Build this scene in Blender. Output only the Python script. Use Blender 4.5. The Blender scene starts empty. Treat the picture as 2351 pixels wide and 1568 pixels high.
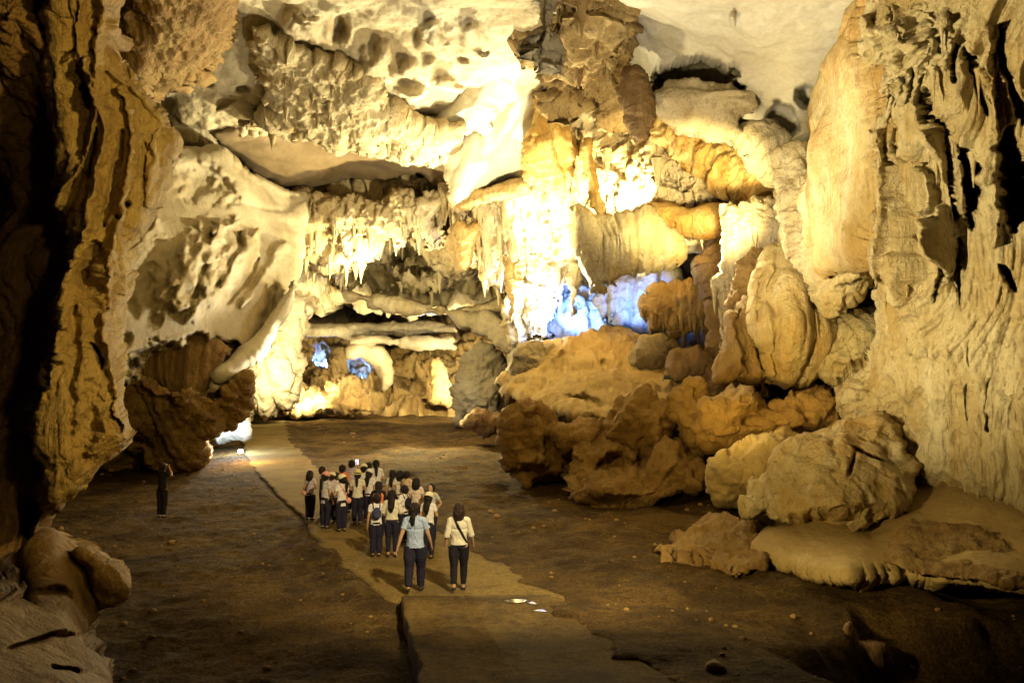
import bpy, math, random
import numpy as np
from mathutils import Vector

# ------------------------------------------------------------------ camera, world, exposure
sc = bpy.context.scene
CX, CY, FPX = 1175.5, 784.0, 1829.0          # survey frame of the photograph
CAMZ = 3.72
PITCH = math.atan(106 / 1829)
CP, SP = math.cos(PITCH), math.sin(PITCH)
cam_d = bpy.data.cameras.new('camera')
cam = bpy.data.objects.new('camera', cam_d)
sc.collection.objects.link(cam)
cam.location = (0, 0, CAMZ)
cam.rotation_euler = (math.pi / 2 + PITCH, 0, 0)
cam_d.sensor_width = 36
cam_d.lens = 36 * FPX / 2351
cam_d.clip_start = 0.1
cam_d.clip_end = 600
sc.camera = cam

world = bpy.data.worlds.new("World")
sc.world = world
world.use_nodes = True
wb = world.node_tree.nodes['Background']
wb.inputs[0].default_value = (0.27, 0.14, 0.26, 1)
wb.inputs[1].default_value = 0.016

sc.view_settings.view_transform = 'Standard'
sc.view_settings.look = 'None'
sc.view_settings.exposure = 0.55
sc.view_settings.gamma = 1.0
sc.cycles.use_denoising = True
sc.cycles.max_bounces = 6
sc.cycles.diffuse_bounces = 3
sc.cycles.glossy_bounces = 2
sc.cycles.caustics_reflective = False
sc.cycles.caustics_refractive = False
sc.cycles.sample_clamp_indirect = 6.0

COL = sc.collection


def P(px, py, d):
    """world point seen in the survey frame at (px, py), on the plane y = d"""
    u = (np.asarray(px, float) - CX) / FPX
    v = (CY - np.asarray(py, float)) / FPX
    t = d / (CP - v * SP)
    return np.stack([t * u, np.broadcast_to(d, np.shape(t)) * 1.0, CAMZ + t * (SP + v * CP)], -1)


# ------------------------------------------------------------------ lamps
WARM = (1.0, 0.80, 0.45)


def lamp(px, py, d, power, col=WARM, r=0.25, aim=None, cone=None, blend=0.6):
    kind = 'SPOT' if aim is not None else 'POINT'
    l = bpy.data.lights.new('cave_or_fill_lamp', kind)
    o = bpy.data.objects.new('cave_or_fill_lamp', l)
    COL.objects.link(o)
    p = Vector(P(px, py, d))
    o.location = p
    l.energy = power
    l.color = col
    l.shadow_soft_size = r
    if aim is not None:
        q = Vector(P(*aim))
        o.rotation_euler = (q - p).to_track_quat('-Z', 'Y').to_euler()
        l.spot_size = math.radians(cone)
        l.spot_blend = blend
    return o


def lampw(loc, aim, power, col=WARM, cone=60, r=0.3, blend=0.7):
    o = lamp(0, 0, 1, power, col, r, (0, 0, 1), cone, blend)
    o.location = loc
    o.rotation_euler = (Vector(aim) - Vector(loc)).to_track_quat('-Z', 'Y').to_euler()
    return o


# floods behind rocks and hummocks, plus unseen lamps added in open air
FG = (1.0, 0.69, 0.17)
MD = (1.0, 0.80, 0.34)
HT = (1.0, 0.86, 0.47)
BL = (0.10, 0.25, 1.0)
lamp(1228, 752, 44.5, 21000, HT, 0.3, (1170, 430, 40), 140)          # behind the hillock crest, floods the hanging curtains
lamp(1212, 745, 46.5, 2500, HT, 0.3, (1150, 600, 47), 130)
lamp(1440, 535, 36.6, 10000, MD, 0.3, (1490, 380, 38.5), 150)                                # behind the curtain, on the blazing slope
lamp(1600, 570, 32.5, 2200, MD, 0.2, (1720, 560, 30), 120)
lamp(1180, 660, 35.0, 9000, HT, 0.4, (1120, 340, 42), 120)          # pale ridge
lamp(1700, 560, 26.0, 9000, MD, 0.4, (1520, 350, 38), 60)
lamp(985, 742, 64.0, 500, (0.70, 0.85, 1.0), 0.2)
lampw((-6.0, 50.0, 4.0), (-2.0, 33.0, 0.0), 8000, MD, 80)  # added to brighten the middle of the floor
lamp(1280, 860, 31.0, 4300, HT, 0.4, (1040, 60, 29), 95)            # ceiling
lamp(1500, 700, 19.0, 2700, (1.0, 0.90, 0.66), 0.4, (1650, 80, 26), 110)   # pale right ceiling
lamp(860, 650, 49.0, 3600, MD, 0.3)
lamp(1240, 750, 47.0, 900, (0.80, 0.90, 1.0), 0.2)
lamp(1320, 730, 50.5, 4200, BL, 0.3, (1380, 640, 58), 120)          # blue lamps of the hollow
lamp(1280, 735, 47.5, 3500, BL, 0.2, (1235, 690, 50), 110)
lamp(1460, 700, 46.5, 2200, BL, 0.3, (1450, 660, 52), 100)
lamp(745, 835, 82.0, 1200, BL, 0.2)
lamp(830, 865, 80.0, 1600, BL, 0.2)
lamp(700, 915, 65.0, 3500, HT, 0.3, (690, 860, 70), 150)
lamp(640, 860, 56.0, 6500, HT, 0.3, (620, 780, 62), 120)
lamp(815, 880, 71.0, 2200, HT, 0.3, (850, 800, 74), 150)
lamp(1060, 890, 66.0, 4000, HT, 0.3, (1040, 840, 70), 150)
lamp(980, 860, 60.0, 7000, MD, 0.3, (850, 760, 78), 120)
lamp(700, 840, 38.0, 1400, (1.0, 0.86, 0.56), 0.3, (450, 600, 33), 100)
lamp(548, 992, 43.5, 900, (0.62, 0.80, 1.0), 0.15)
lamp(565, 1010, 39.0, 450, FG, 0.15)                                # glow on the far path
lampw((-5.0, 9.0, 3.5), (8.2, 17.5, 10.0), 13000, (1.0, 0.79, 0.38), 62)      # great pillar
lampw((-1.0, 9.0, 3.0), (6.0, 17.0, 1.0), 1700, (1.0, 0.74, 0.27), 60)
lamp(1500, 1000, 20.0, 1000, FG, 0.3, (1750, 750, 25), 80)
lampw((3.2, 5.0, 7.5), (-6.6, 13.5, 7.5), 4000, FG, 66)                    # golden column on the left
lampw((3.0, 6.0, 9.0), (-1.2, 17.2, 0.0), 7500, (1.0, 0.79, 0.40), 44)                    # added unseen key on path, people, boulders
lampw((-3.5, 13.0, 9.0), (4.8, 26.0, 1.5), 1500, FG, 60)
lampw((1.0, 3.0, 6.0), (-6.0, 13.5, 7.0), 600, FG, 70)  # added frontal fill, softens the shading of the left column


# ------------------------------------------------------------------ noise (numpy, world space)
def _h(ix, iy, iz, s):
    h = (ix * 374761393 + iy * 668265263 + iz * 2147483647 + s * 974634777) & 0xffffffff
    h = ((h ^ (h >> 13)) * 1274126177) & 0xffffffff
    h = ((h ^ (h >> 16)) * 2246822519) & 0xffffffff
    return ((h ^ (h >> 15)) & 0xffff) / 32767.5 - 1.0


def vnoise(p, s=0):
    f = np.floor(p)
    i = f.astype(np.int64)
    t = p - f
    t = t * t * t * (t * (t * 6 - 15) + 10)
    x, y, z = i[:, 0], i[:, 1], i[:, 2]
    a, b, c = t[:, 0], t[:, 1], t[:, 2]
    def L(u, v, w): return u + (v - u) * w
    r = L(L(L(_h(x, y, z, s), _h(x + 1, y, z, s), a), L(_h(x, y + 1, z, s), _h(x + 1, y + 1, z, s), a), b),
          L(L(_h(x, y, z + 1, s), _h(x + 1, y, z + 1, s), a), L(_h(x, y + 1, z + 1, s), _h(x + 1, y + 1, z + 1, s), a), b), c)
    return r


ROT = np.array([[0.8, 0.6, 0.0], [-0.36, 0.48, 0.8], [0.48, -0.64, 0.6]])


def fbm(p, s=0, o=4, g=0.5, ridge=False, rot=True):
    r = 0; a = 1.0; q = p.copy()
    for k in range(o):
        n = vnoise(q, s + k * 17)
        r = r + a * ((1 - 2 * np.abs(n)) if ridge else n)
        a *= g
        q = (q @ ROT.T if rot else q) * 2.03 + 7.1
    return r


def worley(p, s=0):
    f = np.floor(p).astype(np.int64)
    best = np.full(len(p), 9.0); sec = np.full(len(p), 9.0)
    for dx in (-1, 0, 1):
        for dy in (-1, 0, 1):
            for dz in (-1, 0, 1):
                c = f + np.array([dx, dy, dz])
                q = np.stack([c[:, k] + 0.5 + 0.45 * _h(c[:, 0], c[:, 1], c[:, 2], s + 31 * k) for k in range(3)], -1)
                d = ((q - p) ** 2).sum(1)
                m = d < best
                sec = np.where(m, best, np.minimum(sec, d))
                best = np.where(m, d, best)
    return np.sqrt(best), np.sqrt(sec)


def facet(p, s=0):
    """broken-rock facets: every cell gets a tilted plane of its own"""
    f = np.floor(p).astype(np.int64)
    best = np.full(len(p), 9.0); out = np.zeros(len(p)); sec = np.full(len(p), 9.0)
    for dx in (-1, 0, 1):
        for dy in (-1, 0, 1):
            for dz in (-1, 0, 1):
                c = f + np.array([dx, dy, dz])
                q = np.stack([c[:, k] + 0.5 + 0.45 * _h(c[:, 0], c[:, 1], c[:, 2], s + 31 * k) for k in range(3)], -1)
                g_ = np.stack([_h(c[:, 0], c[:, 1], c[:, 2], s + 7 + 13 * k) for k in range(3)], -1)
                d = ((q - p) ** 2).sum(1)
                m = d < best
                out = np.where(m, ((p - q) * g_).sum(1), out)
                sec = np.where(m, best, np.minimum(sec, d))
                best = np.where(m, d, best)
    e = np.sqrt(sec) - np.sqrt(best)
    return out * sst(0.0, 0.30, e) - 0.12 * (1 - sst(0.0, 0.12, e))


def sst(a, b, x):
    t = np.clip((x - a) / (b - a), 0, 1)
    return t * t * (3 - 2 * t)


# ------------------------------------------------------------------ materials
MATS = {}


def new_mat(name):
    m = bpy.data.materials.new(name)
    m.use_nodes = True
    return m, m.node_tree.nodes, m.node_tree.links, m.node_tree.nodes['Principled BSDF']


def rock(name, c1, c2, c3, stain=(0.10, 0.06, 0.03), rough=0.75, bump=1.0, streak=1.0, scale=1.0, speck=0.35, spec=0.3,
         vert=0.12, crack=0.0, grain=0.0):
    m, N, L, B = new_mat(name)
    tc = N.new('ShaderNodeTexCoord')
    def mapping(sx, sy, sz):
        n = N.new('ShaderNodeMapping'); n.inputs['Scale'].default_value = (sx, sy, sz)
        L.new(tc.outputs['Object'], n.inputs[0]); return n.outputs[0]
    def noise(vec, sc_, det=6, ro=0.6, dist=0.0):
        n = N.new('ShaderNodeTexNoise'); n.inputs['Scale'].default_value = sc_
        n.inputs['Detail'].default_value = det; n.inputs['Roughness'].default_value = ro
        n.inputs['Distortion'].default_value = dist
        L.new(vec, n.inputs['Vector']); return n.outputs['Fac']
    def ramp(f, a, b):
        n = N.new('ShaderNodeMapRange'); n.inputs['From Min'].default_value = a; n.inputs['From Max'].default_value = b
        L.new(f, n.inputs['Value']); return n.outputs[0]
    def mix(f, a, b, mode='MIX'):
        n = N.new('ShaderNodeMix'); n.data_type = 'RGBA'; n.blend_type = mode
        if isinstance(f, float): n.inputs['Factor'].default_value = f
        else: L.new(f, n.inputs['Factor'])
        for k, c in ((6, a), (7, b)):
            if isinstance(c, tuple): n.inputs[k].default_value = (*c, 1)
            else: L.new(c, n.inputs[k])
        return n.outputs[2]
    def mul(a, k):
        n = N.new('ShaderNodeMath'); n.operation = 'MULTIPLY'; L.new(a, n.inputs[0]); n.inputs[1].default_value = k; return n.outputs[0]
    def add(a, b):
        n = N.new('ShaderNodeMath'); n.operation = 'ADD'; L.new(a, n.inputs[0]); L.new(b, n.inputs[1]); return n.outputs[0]
    iso = mapping(1, 1, 1)
    ver = mapping(1, 1, vert)
    n1 = noise(iso, 0.35 * scale, 7, 0.65, 0.6)
    c = mix(ramp(n1, 0.40, 0.60), c1, c2)
    n2 = noise(ver, 1.3 * scale, 6, 0.65, 0.4)
    c = mix(mul(ramp(n2, 0.48, 0.68), 0.85 * streak), c, c3)
    n3 = noise(ver, 3.4 * scale, 5, 0.7)
    c = mix(mul(ramp(n3, 0.56, 0.74), 0.55 * streak), c, stain)
    n6 = noise(ver, 9.0 * scale, 6, 0.75, 0.5)
    c = mix(mul(ramp(n6, 0.57, 0.66), 0.7 * streak), c, stain)
    n4 = noise(iso, 2.6 * scale, 9, 0.75)
    c = mix(mul(ramp(n4, 0.55, 0.75), speck), c, stain)
    n5 = noise(iso, 9 * scale, 6, 0.7)
    c = mix(mul(ramp(n5, 0.35, 0.65), 0.35), c, mix(1.0, c, (0.55, 0.5, 0.42), 'MULTIPLY'))
    if grain:
        ng = noise(iso, 22, 5, 0.8)
        c = mix(mul(ramp(ng, 0.42, 0.60), grain), mix(1.0, c, (0.42, 0.38, 0.34), 'MULTIPLY'), c)
        nl = noise(iso, 0.9, 4, 0.6, 0.8)
        c = mix(mul(ramp(nl, 0.52, 0.60), 0.45), c, stain)
    L.new(c, B.inputs['Base Color'])
    B.inputs['Roughness'].default_value = rough
    B.inputs['Specular IOR Level'].default_value = spec
    h = add(add(mul(noise(iso, 1.6, 8, 0.62), 1.0), mul(noise(iso, 7.0, 8, 0.7), 0.28)), mul(noise(ver, 5.0, 6, 0.7), 0.6 * streak))
    if crack > 0:
        v = N.new('ShaderNodeTexVoronoi'); v.feature = 'DISTANCE_TO_EDGE'; v.inputs['Scale'].default_value = 0.7
        L.new(iso, v.inputs['Vector'])
        h = add(h, mul(ramp(v.outputs['Distance'], 0.0, 0.06), crack))
    b = N.new('ShaderNodeBump'); b.inputs['Strength'].default_value = 0.9; b.inputs['Distance'].default_value = 0.36 * bump
    L.new(h, b.inputs['Height'])
    L.new(b.outputs[0], B.inputs['Normal'])
    MATS[name] = m
    return m


rock('pale_rock', (0.58, 0.56, 0.485), (0.50, 0.465, 0.38), (0.55, 0.51, 0.43), stain=(0.34, 0.26, 0.16), bump=0.16, streak=0.25, speck=0.10, scale=0.6)
rock('ceiling_rock', (0.60, 0.54, 0.42), (0.46, 0.385, 0.26), (0.56, 0.50, 0.39), stain=(0.24, 0.17, 0.09), bump=0.35, streak=0.25, speck=0.25, scale=0.8)
rock('cream_rock', (0.56, 0.48, 0.33), (0.42, 0.33, 0.19), (0.55, 0.47, 0.33), stain=(0.15, 0.095, 0.05), bump=0.8, streak=0.8, speck=0.4)
rock('ochre_rock', (0.43, 0.30, 0.13), (0.32, 0.205, 0.08), (0.52, 0.40, 0.20), stain=(0.10, 0.055, 0.025), bump=1.0, streak=0.9, speck=0.45)
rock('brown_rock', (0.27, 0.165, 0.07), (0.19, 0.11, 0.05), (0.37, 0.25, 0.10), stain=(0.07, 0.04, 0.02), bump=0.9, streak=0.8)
rock('hollow_rock', (0.27, 0.205, 0.13), (0.21, 0.155, 0.095), (0.30, 0.23, 0.15), stain=(0.12, 0.08, 0.05), bump=0.2, streak=0.2, speck=0.15)  # darker than the ceiling rock: shade of the hollow put into the colour
rock('orange_rock', (0.54, 0.36, 0.115), (0.46, 0.24, 0.055), (0.64, 0.53, 0.27), stain=(0.17, 0.08, 0.022), bump=0.9, streak=1.0, speck=0.2)
rock('honey_rock', (0.56, 0.44, 0.21), (0.50, 0.31, 0.10), (0.64, 0.56, 0.37), stain=(0.20, 0.11, 0.04), bump=0.7, streak=1.0, speck=0.2)
rock('umber_rock', (0.36, 0.235, 0.09), (0.27, 0.155, 0.055), (0.44, 0.33, 0.15), stain=(0.09, 0.05, 0.02), bump=0.8, streak=0.9, speck=0.3)
rock('beige_rock', (0.47, 0.425, 0.335), (0.35, 0.29, 0.19), (0.44, 0.39, 0.29), stain=(0.17, 0.115, 0.06), bump=0.3, streak=0.35, speck=0.2, scale=0.7)
rock('grey_rock', (0.38, 0.33, 0.235), (0.28, 0.235, 0.16), (0.44, 0.365, 0.23), stain=(0.11, 0.08, 0.05), bump=0.8, streak=0.7, speck=0.4)
rock('column_rock', (0.58, 0.50, 0.31), (0.46, 0.34, 0.15), (0.66, 0.60, 0.43), stain=(0.13, 0.08, 0.035), bump=0.75, streak=1.0, speck=0.4, vert=0.10)
rock('boulder_rock', (0.36, 0.225, 0.075), (0.25, 0.145, 0.05), (0.42, 0.29, 0.11), stain=(0.07, 0.04, 0.02), bump=0.9, streak=0.5, speck=0.5)
rock('shelf_rock', (0.46, 0.345, 0.155), (0.38, 0.27, 0.115), (0.48, 0.37, 0.19), stain=(0.2, 0.125, 0.055), bump=0.35, streak=0.1, speck=0.25)
rock('dirt', (0.19, 0.118, 0.040), (0.075, 0.046, 0.020), (0.26, 0.175, 0.055), stain=(0.032, 0.022, 0.014), bump=0.8, streak=0.75, vert=1.0, speck=0.75, rough=0.95, scale=1.0, spec=0.08, grain=0.9)  # dark second tone paints shadow pools as well as dark soil
rock('concrete', (0.37, 0.275, 0.105), (0.29, 0.21, 0.08), (0.42, 0.32, 0.135), stain=(0.075, 0.05, 0.024), bump=0.08, streak=0.4, vert=1.0, speck=0.4, rough=0.95, spec=0.08, grain=0.5)
rock('damp_shaded_concrete', (0.22, 0.148, 0.052), (0.11, 0.072, 0.03), (0.29, 0.205, 0.075), stain=(0.035, 0.024, 0.014), bump=0.12, streak=0.8, vert=1.0, speck=0.6, rough=0.9, scale=0.8, spec=0.08, grain=0.6)  # near ramp: damp and shade both put into the darker colour


def plain(name, col, rough=0.8, spec=0.3, emit=None, es=0.0, metal=0.0, fabric=0.0):
    if name in MATS: return MATS[name]
    m, N, L, B = new_mat(name)
    tc = N.new('ShaderNodeTexCoord')
    n = N.new('ShaderNodeTexNoise'); n.inputs['Scale'].default_value = 14; n.inputs['Detail'].default_value = 4
    L.new(tc.outputs['Object'], n.inputs['Vector'])
    mx = N.new('ShaderNodeMix'); mx.data_type = 'RGBA'
    mx.inputs[6].default_value = (*[c * 0.72 for c in col], 1); mx.inputs[7].default_value = (*[min(1, c * 1.12) for c in col], 1)
    L.new(n.outputs['Fac'], mx.inputs['Factor']); L.new(mx.outputs[2], B.inputs['Base Color'])
    if fabric:
        mp = N.new('ShaderNodeMapping'); mp.inputs['Scale'].default_value = (1.0, 1.0, 0.45); L.new(tc.outputs['Object'], mp.inputs[0])
        n2 = N.new('ShaderNodeTexNoise'); n2.inputs['Scale'].default_value = fabric; n2.inputs['Detail'].default_value = 3; n2.inputs['Distortion'].default_value = 1.2
        L.new(mp.outputs[0], n2.inputs['Vector'])
        bp = N.new('ShaderNodeBump'); bp.inputs['Strength'].default_value = 1.0; bp.inputs['Distance'].default_value = 0.05
        L.new(n2.outputs['Fac'], bp.inputs['Height']); L.new(bp.outputs[0], B.inputs['Normal'])
    B.inputs['Roughness'].default_value = rough
    B.inputs['Specular IOR Level'].default_value = spec
    B.inputs['Metallic'].default_value = metal
    if emit:
        B.inputs['Emission Color'].default_value = (*emit, 1)
        B.inputs['Emission Strength'].default_value = es
    MATS[name] = m
    return m


# ------------------------------------------------------------------ mesh helpers
def link_mesh(name, V, Fc, mat, parent=None, smooth=True):
    me = bpy.data.meshes.new(name)
    if isinstance(V, np.ndarray):
        Fc = np.asarray(Fc)
        n, k = Fc.shape
        me.vertices.add(len(V)); me.vertices.foreach_set('co', V.astype(np.float32).ravel())
        me.loops.add(n * k); me.loops.foreach_set('vertex_index', Fc.astype(np.int32).ravel())
        me.polygons.add(n); me.polygons.foreach_set('loop_start', np.arange(0, n * k, k, dtype=np.int32))
        me.update(calc_edges=True)
    else:
        me.from_pydata([tuple(v) for v in V], [], [tuple(f) for f in Fc]); me.update()
    me.polygons.foreach_set('use_smooth', np.full(len(me.polygons), smooth, dtype=bool))
    me.materials.append(MATS[mat] if isinstance(mat, str) else mat)
    o = bpy.data.objects.new(name, me)
    COL.objects.link(o)
    if parent is not None: o.parent = parent
    return o


def tag(o, label, cat, group=None):
    o['label'] = label; o['category'] = cat
    if group: o['group'] = group
    return o


def recentre(o):
    """put the origin of a world-space mesh at the middle of its foot"""
    me = o.data
    n = len(me.vertices)
    co = np.empty(n * 3, np.float32); me.vertices.foreach_get('co', co); co = co.reshape(-1, 3)
    c = np.array([co[:, 0].mean(), co[:, 1].mean(), co[:, 2].min()])
    me.vertices.foreach_set('co', (co - c).astype(np.float32).ravel()); me.update()
    o.location = c
    return o


def vnormals(V, Q):
    a, b, c, d = (V[Q[:, k]] for k in range(4))
    fn = np.cross(c - a, d - b)
    n = np.zeros_like(V)
    for k in range(4): np.add.at(n, Q[:, k], fn)
    return n / np.maximum(np.linalg.norm(n, axis=1, keepdims=True), 1e-9)


def billow(p, s, o=3, g=0.5):
    return -fbm(p, s, o, g, ridge=True, rot=False)


def pleat(p, w, s, lz=6.0, bend=1.1):
    """rounded vertical ribs with sharp grooves between them, meandering and fading along their length"""
    q = np.stack([p[:, 0], 0.35 * p[:, 1], p[:, 2]], -1)
    u = p[:, 0] / w + bend * fbm(q / np.array([7.0 * w, 30.0, lz * w]), s + 1, 2, 0.35, rot=False)
    i = np.floor(u); f = u - i
    a = vnoise(np.stack([i * 7.31 + .5, 0 * i, p[:, 2] / (lz * w * 0.55) + i * 0.37], -1), s + 2)
    return (0.62 + 0.55 * a) * np.sqrt(np.maximum(0, 1 - (2 * f - 1) ** 2)) - 0.4


def disp(style, p, s, A):
    if style == 'smooth':
        w, w2 = worley(p / np.array([3.0, 3.0, 2.4]) + 0.35 * fbm(p / 3.0, s + 5, 2)[:, None], s)
        dr = fbm((p @ np.array([[.75, 0, .6], [0, 1, 0], [-.6, 0, .75]])) / np.array([1.1, 20, 4.5]), s + 14, 2, rot=False)
        return A * (0.7 * fbm(p / 5.0, s, 3) + 0.30 * (np.minimum(w2 - w, 0.5) - 0.3) + 0.40 * np.abs(dr) + 0.05 * fbm(p / 0.8, s + 3, 3))
    if style == 'ceiling':
        w, w2 = worley(p / np.array([2.6, 2.6, 2.2]) + 0.4 * fbm(p / 3.0, s + 5, 2)[:, None], s)
        k = sst(-0.3, 0.5, fbm(p / 6.0, s + 21, 2))
        v, v2 = worley(p / 0.9 + 0.3 * fbm(p / 1.0, s + 6, 2)[:, None], s + 4)
        return A * (0.7 * fbm(p / 5.0, s, 4) - 0.50 * k * (w - 0.5) + 0.3 * (1 - k) * (np.minimum(w2 - w, 0.5) - 0.3)
                    - 0.16 * (v - 0.5) * (1 - k) + 0.10 * fbm(p / 0.7, s + 3, 4, 0.6))
    if style == 'plain':
        return A * (0.7 * fbm(p / 4.0, s, 4) + 0.05 * fbm(p / 0.6, s + 3, 3))
    if style == 'rough':
        r = fbm(p / np.array([2.0, 2.0, 2.6]), s, 5, 0.6, ridge=True)
        v, v2 = worley(p / np.array([0.8, 0.8, 1.0]) + 0.3 * fbm(p / 0.9, s + 6, 2)[:, None], s + 4)
        return A * (0.6 * fbm(p / 4.5, s + 9, 3) + 0.36 * r + 0.14 * np.minimum(v2 - v, .4) + 0.10 * fbm(p / 0.45, s + 3, 3, 0.7, ridge=True))
    if style == 'flute':
        k = sst(-0.5, 0.4, fbm(p / 4.0, s + 22, 2))
        return A * (0.55 * fbm(p / 4.5, s + 9, 4) + 0.50 * pleat(p, 1.5, s) + (0.05 + 0.16 * k) * pleat(p, 0.42, s + 40) + 0.04 * pleat(p, 0.15, s + 41)
                    + (0.13 - 0.06 * k) * fbm(p / 0.55, s + 3, 4, 0.65, ridge=True))
    if style == 'pillar':
        W = fbm(p / 2.6, s + 8, 3)[:, None] * np.array([1, 1, 0.2])
        up = sst(1.5, 8.0, p[:, 2] + 1.5 * fbm(p / 2.5, s + 70, 3))
        gap = sst(0.28, 0.6, fbm(p / np.array([0.42, 40.0, 3.6]) + 0.3 * W, s + 60, 2, 0.5, rot=False))     # narrow eaten-out slots
        return A * (0.45 * fbm(p / 4.0, s + 9, 4) + (0.15 + 0.42 * up) * pleat(p, 1.25, s, 7.0) + (0.07 + 0.15 * up) * pleat(p, 0.40, s + 40, 12.0) + 0.075 * pleat(p, 0.14, s + 41, 14.0)
                    - (0.10 + 0.40 * up) * gap + (0.05 + 0.13 * (1 - up)) * fbm(p / np.array([0.8, 0.9, 2.4]), s + 13, 4, 0.6, ridge=True, rot=False) + 0.04 * fbm(p / np.array([0.25, 0.3, 1.3]), s + 3, 3, 0.65, ridge=True, rot=False))
    if style == 'finef':
        return A * (0.5 * fbm(p / 4.0, s + 9, 3) + 0.30 * pleat(p, 0.9, s, 14.0) + 0.11 * pleat(p, 0.30, s + 4, 14.0) + 0.04 * fbm(p / 0.5, s + 3, 3, 0.6))
    if style == 'strata':
        q = p / np.array([5.0, 5.0, 0.55]) + 0.35 * fbm(p / 2.0, s + 8, 2)[:, None]
        r = fbm(q, s, 3, 0.5, ridge=True, rot=False)
        return A * (0.35 * fbm(p / 3.0, s + 9, 3) + 0.28 * r + 0.08 * fbm(p / 0.5, s + 3, 3))
    if style == 'boulder':
        W = 0.35 * fbm(p / 1.2, s + 5, 4)[:, None]
        q = p / np.array([2.5, 2.5, 0.45]) + 0.5 * fbm(p / 2.0, s + 8, 2)[:, None]
        return A * (0.50 * fbm(p / 2.2, s, 4, 0.55) + 0.62 * facet(p / 1.7 + W, s) + 0.16 * facet(p / 0.7 + W, s + 2) + 0.07 * fbm(p / 0.45, s + 3, 4, 0.68, ridge=True) + 0.09 * fbm(p / np.array([1.1, 1.1, 0.8]), s + 33, 3, 0.6, ridge=True)
                    + 0.07 * fbm(q, s + 11, 3, ridge=True, rot=False))
    if style == 'ribs':
        W = fbm(p / 2.6, s + 8, 3)[:, None] * np.array([1, 1, 0.2])
        r = pleat(p, 0.95, s, 9.0, 1.6)
        r2 = pleat(p, 0.26, s + 40, 6.0, 1.6)
        up = sst(2.0, 6.0, p[:, 2])
        return A * (0.35 * fbm(p / 3.0, s + 9, 3) + (0.12 + 0.25 * up) * r + (0.04 + 0.08 * up) * r2 + 0.05 * fbm(p / 0.5, s + 3, 4, 0.65, ridge=True))
    return 0 * p[:, 0]


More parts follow.
